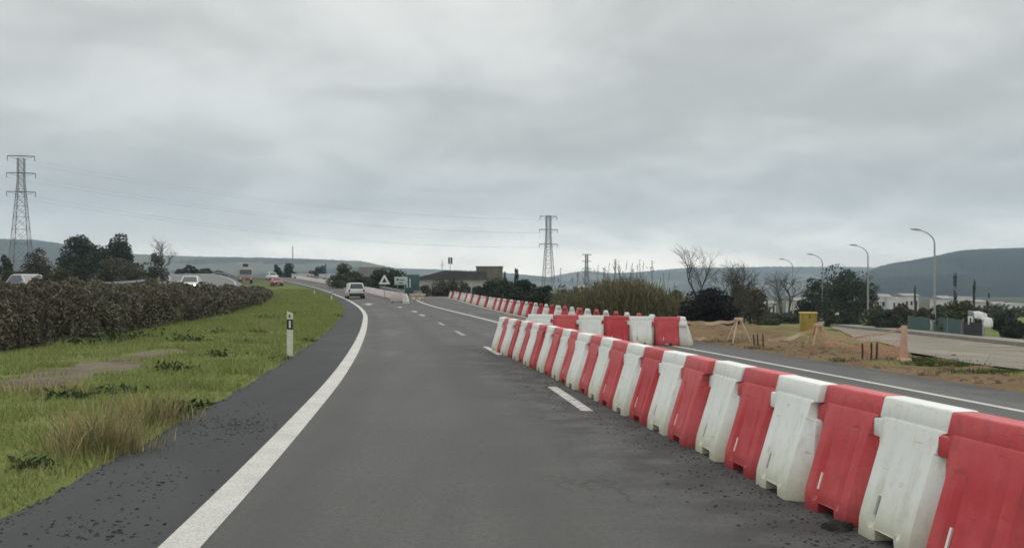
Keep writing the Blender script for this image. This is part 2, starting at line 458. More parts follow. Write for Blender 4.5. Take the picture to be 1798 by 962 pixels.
def paint(name, wear):
    n = NB(name)
    e = n.rng(n.noise(9, 7, None, .75), wear, wear+.10)
    col = n.mix((.52, .51, .475), (.42, .41, .385), n.rng(n.noise(2.0, 4), .35, .65))
    col = n.mix(col, (.10, .10, .098), n.math('MULTIPLY', e, .75))
    col = n.mix(col, (.20, .20, .195), n.rng(n.noise(45, 5, None, .7), .48, .66, 0, .75))
    n.L.new(col, n.p.inputs['Base Color']); n.p.inputs['Roughness'].default_value = .7
    n.bump(n.noise(80, 3), .4, .005)
    return n.m
M['line'] = paint('white_road_paint', .64)
M['dash'] = paint('worn_road_paint', .50)

# ------------------------------------------------------------------ ground sheet
ys = np.concatenate([np.arange(-14, 0, 1.), np.arange(0, 40, .3), np.arange(40, 80, .6), np.arange(80, 160, 1.5),
                     np.arange(160, 320, 4.), np.geomspace(320, 7000, 22)])
offL = np.concatenate([np.arange(0, 11, .25), np.arange(11, 40, 1.), np.arange(40, 120, 5.), np.geomspace(120, 6000, 16)])
offR = np.concatenate([np.arange(0, 16, .3), np.arange(16, 60, 1.2), np.arange(60, 140, 5.), np.geomspace(140, 6000, 16)])
rows = []
A_ = XL(ys) - SH; C_ = XE(ys) + 1.5
mid = np.linspace(0, 1, 30)[1:-1]
X = np.concatenate([(A_[:, None] - offL[None, ::-1]), A_[:, None] + (C_-A_)[:, None]*mid[None], C_[:, None] + offR[None]], 1)
Y = np.repeat(ys[:, None], X.shape[1], 1)
Z = hgt(X, Y)
nL = len(offL)
inside = np.zeros_like(X, bool); inside[:, nL:nL+len(mid)] = True
Z = np.where(inside, Z - .13, Z)
dl = A_[:, None] - X; dr = X - C_[:, None]
def vnoise(x, y, s, seed):
    g = np.random.default_rng(seed); out = np.zeros_like(x)
    for k in range(7):
        a = g.uniform(0, 2*math.pi); f = s*g.uniform(.6, 1.9); p = g.uniform(0, 6.3)
        out += np.sin((x*math.cos(a)+y*math.sin(a))*f+p)/7
    return out
bump_ = vnoise(X, Y, 2.2, 3)*.07 + vnoise(X, Y, 6., 4)*.03
edge = np.where(dl > 0, smooth(dl/1.2), np.where(dr > 0, smooth(dr/1.0), 0))
opp_zone = (dl > 10.2) & (dl < 25.5)
Z += np.where(inside | opp_zone, 0, bump_*edge*np.where(dr > 0, .3, 1.)) - np.where(opp_zone, .12, 0)
Z -= np.where((dl > 0) & (dl < .12), .0, 0) + np.where((dl == 0) | (dr == 0), .03, 0)
# spoil heaps of orange soil beside the slip road
def heap(cx, cy, rx, ry, hh):
    global Z
    q = ((X-cx)/rx)**2 + ((Y-cy)/ry)**2
    Z = Z + np.where(dr > 0, hh*np.exp(-q*1.6)*smooth(dr/1.5), 0)*(1+.25*vnoise(X, Y, 3.0, 9))
Z += np.where((dr > .6) & (Y < 60), (.11*vnoise(X, Y, 2.6, 31)+.06*vnoise(X, Y, 6.5, 32))*smooth((dr-.6)/1.5)*smooth((8.5-dr)/3), 0)
HEAPS = []
for (u, v, rx, ry, hh) in ((1375, 583, 2.3, 3.0, .62), (1245, 583, 1.5, 2.2, .34), (1425, 582, 1.6, 2.2, .50), (1320, 582, 1.6, 2.0, .30)):
    px, py, _ = at(u, v); HEAPS.append((px, py, rx, ry)); heap(px, py, rx, ry, hh)
near = [at(1452, 571), at(1500, 593), at(1600, 621), at(1700, 640), at(1798, 652)]
farp = [at(1449, 568), at(1540, 578), at(1640, 587), at(1730, 596), at(1798, 603)]
def ext(p):
    a, b = np.array(p[-2][:2]), np.array(p[-1][:2]); p = [np.array(q[:2]) for q in p]
    return p + [b + (b-a)*2.0]
near = ext(near); farp = ext(farp)
_pg = [tuple(p) for p in near] + [tuple(p) for p in farp[::-1]]
inlot = np.zeros_like(X, bool)
for i in range(len(_pg)):
    (xa, ya), (xb, yb_) = _pg[i], _pg[(i+1) % len(_pg)]
    c = (ya > Y) != (yb_ > Y)
    with np.errstate(divide='ignore', invalid='ignore'):
        inlot ^= c & (X < (xb-xa)*(Y-ya)/(yb_-ya)+xa)
Z = np.where(inlot, hgt(X, Y) - .10, Z)
ny, nx = X.shape
V = np.stack([X, Y, Z], 2).reshape(-1, 3)
idx = np.arange(ny*nx).reshape(ny, nx)
Fc = np.stack([idx[:-1, :-1], idx[:-1, 1:], idx[1:, 1:], idx[1:, :-1]], 2).reshape(-1, 4)
g_ = NB('ground_cover')
big = g_.noise(.16, 5); med = g_.noise(.9, 6); fine = g_.noise(9., 6); vf = g_.noise(45., 4)
grass = g_.mix((.11, .14, .034), (.16, .18, .055), g_.rng(med, .35, .65))
grass = g_.mix(grass, (.13, .13, .055), g_.rng(g_.noise(.5, 5), .52, .7, 0, .7))
grass = g_.mix(grass, (.04, .055, .016), g_.rng(fine, .5, .75, 0, .6))
soil = g_.mix((.105, .087, .064), (.16, .132, .10), g_.rng(med, .4, .6)); soil = g_.mix(soil, (.075, .064, .048), g_.rng(fine, .52, .72, 0, .7))
orange = g_.mix((.135, .080, .042), (.185, .122, .072), g_.rng(g_.noise(.7, 6), .35, .65)); orange = g_.mix(orange, (.075, .055, .035), g_.rng(fine, .5, .72, 0, .8))
orange = g_.mix(orange, (.12, .13, .05), g_.rng(g_.noise(.9, 6), .50, .64, 0, .75))
far = g_.mix((.042, .048, .028), (.07, .068, .042), g_.rng(g_.noise(.02, 5), .35, .65))
col = g_.mix(grass, soil, g_.rng(g_.math('ADD', g_.attr('soil'), g_.rng(g_.noise(1.6, 7), .2, .8, -.35, .35)), .42, .58))
col = g_.mix(col, orange, g_.rng(g_.math('ADD', g_.attr('orange'), g_.rng(g_.noise(1.1, 7), .2, .8, -.35, .35)), .42, .58))
col = g_.mix(col, far, g_.attr('far'))
col = g_.mix(col, tuple(.6*q for q in (.1, .1, .05)), g_.rng(vf, .55, .8, 0, .35))
g_.L.new(col, g_.p.inputs['Base Color']); g_.p.inputs['Roughness'].default_value = .95; g_.p.inputs['Specular IOR Level'].default_value = .1
g_.bump(g_.noise(18, 6), .6, .05)
ground = fast_obj('ground', V, Fc, g_.m, None, True)
tag(ground, kind='structure')
def add_attr(o, name, val):
    a = o.data.attributes.new(name, 'FLOAT', 'POINT'); a.data.foreach_set('value', np.ascontiguousarray(val.ravel(), dtype=np.float32))
def gauss2(cx, cy, rx, ry, ang=0):
    c, s = math.cos(ang), math.sin(ang); dx = X-cx; dy = Y-cy
    return np.exp(-(((dx*c+dy*s)/rx)**2 + ((-dx*s+dy*c)/ry)**2))
soilm = np.zeros_like(X)
for (u, v, rx, ry) in ((130, 655, .9, 1.1), (190, 640, .8, 1.1), (260, 622, .6, 1.6), (55, 672, .9, .8)):
    px, py, _ = at(u, v); soilm = np.maximum(soilm, gauss2(px, py, rx, ry, -.1))
soilm = np.maximum(soilm, np.where((dl >= 0) & (dl < .35) & (Y < 80), .28*(1-dl/.35), 0))
orm = np.where((dr >= 0), smooth((8.5 - dr)/5.0)*smooth((46-Y)/8), 0)
orm = np.where((dr >= 0) & (dr < 1.2), np.maximum(orm, .75)*(Y < 60), orm)
for (cx, cy, rx, ry) in HEAPS: orm = np.maximum(orm, gauss2(cx, cy, rx*1.2, ry*1.2)*1.1)
for (u, v, rx, ry) in ((1640, 640, 1.6, .45), (1770, 655, 1.2, .5), (1330, 572, 2.5, 3.)):   # tufts of green among the spoil
    px, py, _ = at(u, v); orm = orm*(1-np.minimum(1, 1.3*gauss2(px, py, rx, ry)))
add_attr(ground, 'soil', soilm); add_attr(ground, 'orange', orm)
add_attr(ground, 'far', smooth((Y-110)/120))

# ------------------------------------------------------------------ road sheets
def strip(name, y0, y1, fl, fr, m, nlat=6, lift=.0, step=None, kind='structure', extra=None):
    yy = [y0]
    while yy[-1] < y1 - 1e-6:
        y = yy[-1]; yy.append(min(y1, y + (step or (.5 if y < 60 else 1.5))))
    yy = np.array(yy); t = np.linspace(0, 1, nlat+1)
    l = fl(yy); r = fr(yy)
    X_ = l[:, None] + (r-l)[:, None]*t[None]; Y_ = np.repeat(yy[:, None], nlat+1, 1)
    Z_ = hgt(X_, Y_) + lift
    n, k = X_.shape
    V = np.stack([X_, Y_, Z_], 2).reshape(-1, 3); idx = np.arange(n*k).reshape(n, k)
    Fc = np.stack([idx[:-1, :-1], idx[:-1, 1:], idx[1:, 1:], idx[1:, :-1]], 2).reshape(-1, 4)
    o = fast_obj(name, V, Fc, m, None, True); tag(o, kind=kind)
    o_ = X_ - XL(Y_)
    return o, X_, Y_, o_
def row1_x(y): return 3.045 - .143*y
def main_r(y):
    full = XE(y) + 1.5; lim = XL(y) + 6.3
    return np.where(y < 82, full, lim)
def dirt_attr(o, X_, Y_):
    dd = np.exp(-((X_ - row1_x(Y_) + .75)/.65)**2)*(Y_ < 24) + .8*np.exp(-((X_-XE(Y_)-1.6)/.7)**2)
    add_attr(o, 'dirt', dd)
o, a, b, c = strip('road', -14, 82, lambda y: XL(y), lambda y: XE(y)+1.5, M['road'], 40)
add_attr(o, 'across', c); dirt_attr(o, a, b)
o, a, b, c = strip('bend_road', 82, 255, lambda y: XL(y), lambda y: XL(y)+6.3, M['road'], 8); add_attr(o, 'across', c); dirt_attr(o, a, b)
o, a, b, c = strip('slip_road', 82, 215, lambda y: np.minimum(XL(y)+6.3 + np.maximum(0, BLp(y)-1-(XL(y)+6.3)), XE(y)), lambda y: XE(y)+1.5, M['road'], 8); add_attr(o, 'across', c); dirt_attr(o, a, b)
strip('hard_shoulder', -14, 255, lambda y: XL(y)-SH + .05*np.sin(y*1.7)*np.cos(y*.61)+.03*np.sin(y*5.3), lambda y: XL(y), M['shoulder'], 5, -.001)
strip('opposite_road', 20, 255, lambda y: XL(y)-25.4, lambda y: XL(y)-12.3, M['opp'], 10)
LI = .004
strip('edge_line', -14, 255, lambda y: XL(y)-.115, lambda y: XL(y)+.115, M['line'], 1, LI, .5)
strip('slip_edge_line', -14, 200, lambda y: XE(y)-.07, lambda y: XE(y)+.07, M['line'], 1, LI, .5)
strip('gore_line', 27, 110, lambda y: BLp(y)-.10, lambda y: BLp(y)+.10, M['line'], 1, LI, .5)
M['faint'] = paint('nearly_gone_road_paint', .40)
for (a, b) in ((10.7, 13.4), (20.2, 23.2), (29.1, 32.2), (37.6, 40.6)):
    strip('lane_dash', a, b, lambda y: XL(y)+LANE-.07, lambda y: XL(y)+LANE+.07, M['dash'] if a < 25 else M['faint'], 1, LI, .3)
strip('far_edge_line', 60, 250, lambda y: XL(y)-13.3, lambda y: XL(y)-13.1, M['line'], 1, LI)
strip('far_edge_line', 60, 250, lambda y: XL(y)-24.6, lambda y: XL(y)-24.4, M['line'], 1, LI)
for y0 in np.arange(62, 230, 12.):
    strip('far_lane_dash', y0, y0+4, lambda y: XL(y)-18.9, lambda y: XL(y)-18.72, M['line'], 1, LI)
# old direction arrows and patches on the widened asphalt
def decal(name, pts, m):
    v = [(x, y, H(x, y)+LI) for x, y in pts]
    o = mesh_obj(name, v, [tuple(range(len(v)))], m); tag(o, kind='structure'); return o
for (u, v, L, w) in ((655, 534, 4.5, .55), (707, 539.5, 2.5, .3), (735, 547, 3.0, .28), (748, 553.5, 2.5, .25)):
    x, y, _ = at(u, v); dx = -.17
    decal('road_arrow', [(x-w*.35, y-L/2), (x+w*.35, y-L/2), (x+w*.35+dx*L*.5, y), (x+w*1.1+dx*L*.5, y), (x+dx*L, y+L/2), (x-w*1.1+dx*L*.5, y), (x-w*.35+dx*L*.5, y)], M['dash'])
# service road and its pavement, draped on the lower ground
def poly(pl, t):
    pl = np.array(pl); q = np.linspace(0, 1, len(pl)); return np.stack([np.interp(t, q, pl[:, 0]), np.interp(t, q, pl[:, 1])], -1)
tt = np.linspace(0, 1, 120); ss = np.linspace(0, 1, 40)
a = poly(near, tt); b = poly(farp, tt)
a[:, 1] += .30*np.sin(tt*37)+.22*np.sin(tt*91+1)
XY = a[:, None, :] + (b-a)[:, None, :]*ss[None, :, None]
Zs = hgt(XY[..., 0], XY[..., 1]) + .035
V = np.concatenate([XY, Zs[..., None]], 2).reshape(-1, 3); idx = np.arange(120*40).reshape(120, 40)
tag(fast_obj('service_road', V, np.stack([idx[:-1, :-1], idx[:-1, 1:], idx[1:, 1:], idx[1:, :-1]], 2).reshape(-1, 4), M['oldroad'], None, True), kind='structure')
kb = MB(); pv = poly(farp, tt)
d = np.gradient(pv, axis=0); nrm = np.stack([-d[:, 1], d[:, 0]], 1); nrm /= np.linalg.norm(nrm, axis=1)[:, None]
if nrm[60, 1] < 0: nrm = -nrm
prof = [(0.0, .0), (0.0, .26), (.25, .27), (2.2, .28), (2.2, .0)]
for i in range(120):
    for (o_, z_) in prof:
        p = pv[i] + nrm[i]*o_; kb.v.append((p[0], p[1], H(*pv[i])+z_))
for i in range(119):
    for j in range(4): kb.f.append((i*5+j, i*5+j+1, (i+1)*5+j+1, (i+1)*5+j))
tag(kb.build('pavement', M['kerb'], None, False), kind='structure')
# worn paint stripe on the service road
p0, p1 = at(1535, 590.5), at(1558, 592.5)
sv = [(p0[0], p0[1]-.25, H(p0[0], p0[1])+.041), (p1[0], p1[1]-.25, H(p1[0], p1[1])+.041), (p1[0], p1[1]+.1, H(p1[0], p1[1])+.041), (p0[0], p0[1]+.1, H(p0[0], p0[1])+.041)]
tag(mesh_obj('service_road_stripe', sv, [(0, 1, 2, 3)], M['line']), kind='structure')

# ------------------------------------------------------------------ plastic barriers
def barrier_shell(L=.70, Ht=.80):
    """A-section, flared foot with a fork tunnel, recessed face panels, plain top band"""
    mb = MB()
    xs = [-.345, -.320, -.262, -.175, -.150, -.128, -.105, -.095, .095, .105, .128, .150, .175, .262, .320, .345]
    xs = [x*L/.70 for x in xs]
    zs = [0, .075, .105, .15, .22, .34, .48, .556, .560, .665, .685]
    def hw(x, z):
        q = abs(x)/(.345*L/.70); xa = abs(x)*.70/L
        if z <= .12: w = .280 - z*.06
        else: w = .273 - (z-.12)/.565*.176
        fl = max(0, w-.090)
        if q > .985: w -= .80*fl
        elif q > .90: w -= .62*fl
        if .10 < z < .62:
            dp = .030*min(1, (.64-z)/.35)
            if .120 < xa < .155: w -= dp
            elif xa <= .120: w -= dp*.30
        elif z <= .10 and xa < .12: w -= .012
        return w
    for sgn in (-1, 1):
        base = len(mb.v)
        for z in zs:
            for x in xs:
                zz = z
                if z == 0 and abs(x) < .100*L/.70: zz = .072
                xq = min(x, .272*L/.70) if .558 < z < .68 else x
                mb.v.append((xq + (.0004*xs.index(x) if xq != x else 0), sgn*hw(x if xq == x else .25*L/.7, z), zz))
        n = len(xs)
        for i in range(len(zs)-1):
            for j in range(n-1):
                q = (base+i*n+j, base+i*n+j+1, base+(i+1)*n+j+1, base+(i+1)*n+j)
                mb.f.append(q if sgn < 0 else q[::-1])
    n = len(xs); nb = n*len(zs); lz = len(zs)-1
    for j in range(n-1):
        mb.f.append((j, nb+j, nb+j+1, j+1))
        mb.f.append((lz*n+j, lz*n+j+1, nb+lz*n+j+1, nb+lz*n+j))
    for i in range(lz):
        mb.f.append((i*n, (i+1)*n, nb+(i+1)*n, nb+i*n))
        mb.f.append((i*n+n-1, nb+i*n+n-1, nb+(i+1)*n+n-1, (i+1)*n+n-1))
    return mb
def barrier_proto(name, m, slotm, L=.70, parts=True):
    body = barrier_shell(L)
    import bmesh
    o = body.build(name, m, None, False, bevel=.006, segs=2)
    # top band and coupling tabs joined into the same moulding
    tb = MB(); hx = .352*L/.70
    tb.prism([(-.098, .674), (.098, .674), (.066, .797), (-.066, .797)], 0, -hx, hx)
    tb.box(-hx-.062, -hx+.04, -.109, .109, .555, .668, .94)
    t2 = tb.build('t', m, None, False, bevel=.012, segs=2)
    bm = bmesh.new(); bm.from_mesh(o.data); bm.from_mesh(t2.data); bm.to_mesh(o.data); bm.free()
    bpy.data.objects.remove(t2)
    for p in o.data.polygons: p.use_smooth = True
    o.data.set_sharp_from_angle(angle=R(40))
    if parts:
        for sgn in (-1, 1):
            s = MB().box(-.150, -.133, -.006, .006, -.055, .055)
            sl = s.build('reflector_strip', slotm, o); sl.location = (0, sgn*.226, .20); sl.rotation_euler = (sgn*.30, 0, 0)
    return o
def first_then_dup(proto, used, loc, rz, label, group, cat='barrier'):
    if not used:
        used.append(1); o = proto; o.location = loc; o.rotation_euler = (0, 0, rz)
        tag(o, label, cat, group); return o
    return dup(proto, loc, rz, label, group)
pW = barrier_proto('white_barrier', M['bwhite'], M['slot']); uW = []
pR = barrier_proto('red_barrier', M['bred'], M['slotwhite']); uR = []
rz1 = math.atan2(-.69, .143*.69) + math.pi   # local -x points to the far end
rz1 = math.atan2(-1, .143)
cnt = {'w': 0, 'r': 0}
items = []
for i in range(-0, 28):
    yc = 22.0 - .69*i - .345
    items.append((i, yc))
nW = sum(1 for i, _ in items if i % 2 == 0); kW = kR = 0
jit = random.Random(5)
for i, yc in items:
    x = row1_x(yc) - .25*max(0, (yc-17)/5)**2*.6
    w = i % 2 == 0
    loc = (x + jit.uniform(-.022, .022), yc + jit.uniform(-.012, .012), H(x, yc)-.002); rz = rz1 + jit.uniform(-.04, .04)
    if w: kW += 1; lab = f"white barrier with yellowed foot, {ORD[kW-1]} white from the diagonal row's far end"
    else: kR += 1; lab = f"red plastic barrier, {ORD[kR-1]} red from the diagonal row's far end"
    first_then_dup(pW if w else pR, uW if w else uR, loc, rz, lab, 'barriers in the long diagonal row')
# crosswise row closing the slip road
cols = ['r', 'w', 'r', 'w', 'r', 'w', 'r']
x1, y1 = 4.72, 25.7
labs = ['white plastic barrier tucked behind the far end of the diagonal row', 'red plastic barrier, first red in the row across the slip road', 'clean white barrier between two reds in the row across the slip road',
        'red plastic barrier, middle red of the row across the slip road', 'white barrier beside the last red of the row across the slip road',
        'last red barrier of the row across the slip road, beside the white edge line']
seq = ['w', 'r', 'w', 'r', 'w', 'r']
for k in range(6):
    j = 5-k; s = .355 + .712*j
    x = x1 - s; y = y1 + .02*s + .05*math.sin(k*2.1)
    pr, us = (pW, uW) if seq[k] == 'w' else (pR, uR)
    first_then_dup(pr, us, (x, y, H(x, y)-.002), math.pi*0 + jit.uniform(-.03, .03), labs[k], 'barriers in the row across the slip road')
xx = x1+.13
first_then_dup(pW, uW, (xx, y1+.15, H(xx, y1)-.002), R(80), 'white barrier turned end on at the corner of the row across the slip road', 'barriers along the slip road edge')
first_then_dup(pR, uR, (xx+.06, y1+.95, H(xx, y1+.9)-.002), R(84), 'red barrier end on behind the white corner barrier', 'barriers along the slip road edge')
# spaced row along the outer edge of the slip road
yb = 28.6; k = 0; kb_ = {'w': 0, 'r': 0}
while yb < 108:
    x = float(XE(yb)) + .42; sl = float(XE(yb+.5)-XE(yb-.5))
    red = (k % 2 == 1) if yb < 64 else (k % 3 == 1)
    kk = 'r' if red else 'w'; kb_[kk] += 1
    near_ = yb < 62
    if near_: lab = f"{'red' if red else 'white'} barrier along the slip road edge, {ORD[kb_[kk]-1]} {'red' if red else 'white'} one from the crosswise row"
    elif red: lab = 'small distant red barrier near the far end of the slip road edge'
    else: lab = 'small distant white barrier near the far end of the slip road edge'
    first_then_dup(pR if red else pW, uR if red else uW, (x, yb, H(x, yb)-.002), math.atan2(-1, -sl*.15 - .85*x/yb) + jit.uniform(-.08, .08), lab, 'barriers along the slip road edge')
    yb += 1.375 if yb < 64 else 1.9 if yb < 86 else 3.0; k += 1
# continuous pale row round the bend
pF = barrier_proto('weathered_barrier', M['bfar'], None, 1.5, False); uF = []
yb = 83.5; k = 0
while yb < 205:
    x = float(XL(yb)) + 4.9; sl = float(XL(yb+.5)-XL(yb-.5))
    lab = 'faded pinkish white barrier in the unbroken row round the bend' if k else 'faded barrier at the gore end of the unbroken row round the bend'
    first_then_dup(pF, uF, (x, yb, H(x, yb)-.002), math.atan2(1, sl), lab, 'faded barriers round the bend')
    yb += 1.53/math.hypot(1, sl); k += 1
# slack rail / tape between the spaced barriers
def rope(name, label, pts, rad, m, cat, sag=.05, group=None):
    mb = MB(); out = []
    for (p, q) in zip(pts[:-1], pts[1:]):
        for t in np.linspace(0, 1, 7)[:-1]:
            v = np.array(p)+(np.array(q)-np.array(p))*t; v[2] -= 4*sag*t*(1-t); out.append(v)
    out.append(np.array(pts[-1])); mb.tube(out, rad, 5)
    return tag(mb.build(name, m, None, True), label, cat, group)
# ------------------------------------------------------------------ delineator posts
def delineator(u, v, h, label, full=True):
    x, y, z = at(u, v)
    r = thing('delineator_post', label, 'marker post', (x, y, z-.05), .12)
    p = [(-.06, 0), (.06, 0), (.06, h+.0), (-.06, h+.06)]
    pm = mat('post_plastic_'+str(u), (.62, .64, .55), (.54, .56, .46), 4, .5)
    def tri(z0, z1a, z1b, g, name, m, y0=-.035, y1=.035, x0=-.06, x1=.06):
        b = MB(); b.prism([(x0-g, z0), (x1+g, z0), (x1+g, z1b), (x0-g, z1a)], 1, y0-g, y1+g); return b.build(name, m, r, False)
    tri(0, h*.62, h*.60, 0, 'post', pm)
    tri(h*.62, h*.83, h*.83, .002, 'black_band', M['trim'])
    b = MB(); b.prism([(-.06, h*.83), (.06, h*.83), (.06, h*.95), (-.06, h*1.0)], 1, -.035, .035); b.build('cap', pm, r, False)
    MB().box(-.016, .022, -.046, -.038, h*.655, h*.80).build('reflector', M['signwhite'], r)
    MB().box(-.02, .015, -.040, -.0355, h*.87, h*.925).build('badge', M['trim'], r)
    return r
delineator(509, 626, 1.02, 'white marker post with black band and white reflector in the verge grass')
delineator(582, 529, 1.0, 'small distant white marker post on the outside of the bend')
delineator(552, 517, 1.0, 'dark distant marker post beyond the grass crest')

# ------------------------------------------------------------------ grass, weeds, hedge
def scatter_verge(n, y0, y1, d0, d1, power=1.0):
    t = rng.random(n); y = y0*(y1/y0)**(t**power)
    d = d0 + (d1-d0)*rng.random(n)
    x = XL(y)-SH-d
    return x, y
def blade_mesh(x, y, z, L, w, lean):
    n = len(x); a = rng.random(n)*2*math.pi; la = rng.random(n)*2*math.pi; ln = lean*rng.random(n)
    ux_, uy_ = np.cos(a)*w/2, np.sin(a)*w/2
    V = np.empty((n, 3, 3))
    V[:, 0] = np.stack([x-ux_, y-uy_, z], 1); V[:, 1] = np.stack([x+ux_, y+uy_, z], 1)
    V[:, 2] = np.stack([x+np.cos(la)*L*ln, y+np.sin(la)*L*ln, z+L*np.sqrt(np.clip(1-ln**2, .1, 1))], 1)
    return V.reshape(-1, 3), np.arange(3*n).reshape(n, 3)
def ground_z(x, y):
    return hgt(x, y) + (vnoise(x, y, 2.2, 3)*.07 + vnoise(x, y, 6., 4)*.03)*smooth((XL(y)-SH-x)/1.2) - .012
x, y = scatter_verge(300000, 4.6, 135, .02, 8.4, .93)
keep = np.ones(len(x), bool)
sm = np.zeros(len(x))
for (u, v, rx, ry) in ((130, 655, .9, 1.1), (190, 640, .8, 1.1), (260, 622, .6, 1.6), (55, 672, .9, .8)):
    px, py, _ = at(u, v); sm = np.maximum(sm, np.exp(-(((x-px)/rx)**2+((y-py)/ry)**2)))
keep &= (sm + .35*vnoise(x, y, 5., 11)) < .45
dens = vnoise(x, y, 3.2, 21)
keep &= rng.random(len(x)) < np.clip(.72+.9*dens, .12, 1)
dedge = XL(y)-SH-x
keep &= rng.random(len(x)) < np.clip(.5+dedge/.4, 0, 1)
x, y = x[keep], y[keep]
Lb = (.045+.075*rng.random(len(x))**2)*(1+.9*np.clip(vnoise(x, y, 1.9, 22), -.4, 1))*(1+y/60)
V, Fc = blade_mesh(x, y, ground_z(x, y), Lb, .008*(1+y/14), .75)
tag(fast_obj('verge_grass', V, Fc, M['blades']), 'short yellow green grass covering the verge beside the hard shoulder', 'grass', kind='stuff')
# tufts of grass over the spoil on the other side
pts = []
for (u, v, rx, ry, n) in ((1620, 634, .7, .25, 1500), (1650, 641, .6, .22, 1100), (1770, 655, .9, .3, 1300), (1330, 568, 3.0, 3.0, 3500), (1445, 580, 1.0, 2.2, 2500), (1300, 612, .5, .35, 500), (1430, 634, .8, .3, 700), (1240, 600, 1.2, .6, 500), (1400, 560, 3., 3., 2500)):
    px, py, _ = at(u, v); pts.append(np.stack([px+rx*rng.normal(size=n)*.6, py+ry*rng.normal(size=n)*.6], 1))
pts = np.concatenate(pts); x, y = pts[:, 0], pts[:, 1]
ok = x > XE(y)+1.7; x, y = x[ok], y[ok]
V, Fc = blade_mesh(x, y, hgt(x, y)-.02, .05+.10*rng.random(len(x)), .022, .85)
tag(fast_obj('spoil_grass', V, Fc, M['spoilgreen']), 'dark green grass tufts growing along the orange spoil', 'grass', kind='stuff')

# dark weeds in the verge
wl = [(390, 585, .35), (305, 648, .3), (380, 627, .35), (425, 603, .25), (470, 560, .5), (300, 730, .25), (255, 735, .2), (335, 716, .25), (490, 630, .22), (540, 600, .22),
      (590, 556, .3), (60, 820, .18), (170, 605, .8), (330, 600, .5), (120, 700, .3), (225, 598, .9), (450, 585, .3), (510, 552, .4), (210, 690, .3)]
for k, (u, v, s) in enumerate(wl):
    x, y, z = at(u, v); n = int(70+90*s); g = np.random.default_rng(50+k)
    P_ = np.stack([g.normal(size=n)*s*.55, g.normal(size=n)*s*.4, np.abs(g.normal(size=n))*s*.18], 1)
    V, Fc = leaves_at(P_, .035+.05*s, .4, seed=k)
    o = fast_obj('weed_clump', V, Fc, M['weed']); o.location = (x, y, z)
    tag(o, 'low dark green weed clump in the verge grass', 'weed', 'weed clumps in the verge')
# tall dry grass clump
def clump(u, v, name, label, n, rx, ry, L0, L1, m, w=.008):
    cx, cy, cz = at(u, v); g = rng
    x = rx*g.normal(size=n)*.55; y = ry*g.normal(size=n)*.55
    L = L0+(L1-L0)*g.random(n)**1.3; L *= np.exp(-(x/rx)**2*.5)
    a = g.random(n)*6.28; la = np.arctan2(y, x)+g.normal(size=n)*1.0; ln = .15+.5*g.random(n)
    zz = hgt(cx+x, cy+y)-cz
    rows_ = []
    for (t, wk) in ((0, 1), (.5, .8), (1, .12)):
        px = x+np.cos(la)*L*ln*t**1.7; py = y+np.sin(la)*L*ln*t**1.7; pz = zz+L*t*(1-.25*ln*t)
        dx, dy = np.cos(a)*w*wk/2, np.sin(a)*w*wk/2
        rows_.append((np.stack([px-dx, py-dy, pz], 1), np.stack([px+dx, py+dy, pz], 1)))
    V = np.stack([rows_[0][0], rows_[0][1], rows_[1][0], rows_[1][1], rows_[2][0], rows_[2][1]], 1).reshape(-1, 3)
    b = np.arange(n)[:, None]*6
    Fc = np.concatenate([b+np.array([[0, 1, 3, 2]]), b+np.array([[2, 3, 5, 4]])])
    o = fast_obj(name, V, Fc, m); o.location = (cx, cy, cz)
    tag(o, label, 'grass clump', 'dry grass clumps in the verge'); return o
clump(175, 790, 'dry_grass_clump', 'tall straw coloured grass clump at the shoulder edge, bushiest of the clumps', 800, .40, .45, .16, .55, M['drygrass'], .0085)
clump(262, 742, 'dry_grass_clump', 'thinner straw coloured tuft just beyond the bushiest dry clump', 500, .35, .4, .2, .45, M['drygrass'], .0085)
clump(90, 690, 'dry_grass_clump', 'low dry tuft below the bare soil patch', 320, .7, .5, .10, .28, M['drygrass'])

# hedge of dark shrubs along the median
def hedge(name, label, y0, y1, d0, d1, hfun, n, size, seed):
    g = np.random.default_rng(seed)
    t = g.random(n); y = y0*(y1/y0)**t
    dcen = (d0+d1)/2; half = (d1-d0)/2*(1+.22*vnoise(y, y*0, .9, seed))
    a = g.random(n); ang = g.uniform(-.1, math.pi+.1, n); rr = np.where(a < .75, 1-.25*g.random(n)**2, g.random(n)**.5)
    lump = vnoise(y*1.0, ang*1.6, 3.2, seed+5); rr = rr*(1+.30*lump)
    hh = (1.4+.0030*y - hgt(XL(y)-dcen, y))*(1+.11*vnoise(y, y*0+3, .8, seed+1)+.12*vnoise(y, y*0, 4.5, seed+2))
    d = dcen-half*rr*np.cos(ang)*(1+.12*vnoise(y, ang*2, 2.5, seed+3))
    x = XL(y)-d
    z0 = hgt(x, y)
    z = z0 + np.clip(hh*rr*np.clip(np.sin(ang), 0, None)**.6, 0.02, None)
    P_ = np.stack([x, y, z], 1)
    r = thing(name, label, 'hedge')
    V, Fc = leaves_at(P_, size*(1+y/90), .5, seed=seed)
    fast_obj('foliage', V, Fc, M['hedge'], r)
    # bare shoots standing out of the top
    tw = MB()
    for k in range(700):
        yy = y0*(y1/y0)**random.random(); dd = dcen+random.uniform(-.9, .8)*half[0]; xx = float(XL(yy))-dd; zz = H(xx, yy)
        hb = 1.4+.0030*yy-zz
        zt = zz+hb*random.uniform(.7, 1.16)
        tw.tube([(xx, yy, zz), (xx+random.uniform(-.2, .2), yy+random.uniform(-.2, .2), zt)], [.014, .006], 3, cap=False)
    tw.build('stems', M['twig'], r)
    return r
hedge('hedge', 'tall dark brown green hedge section closest to the bare soil patch', 21, 46, 8.1, 10.6, lambda y: 1.72+.0*y, 80000, .046, 31)
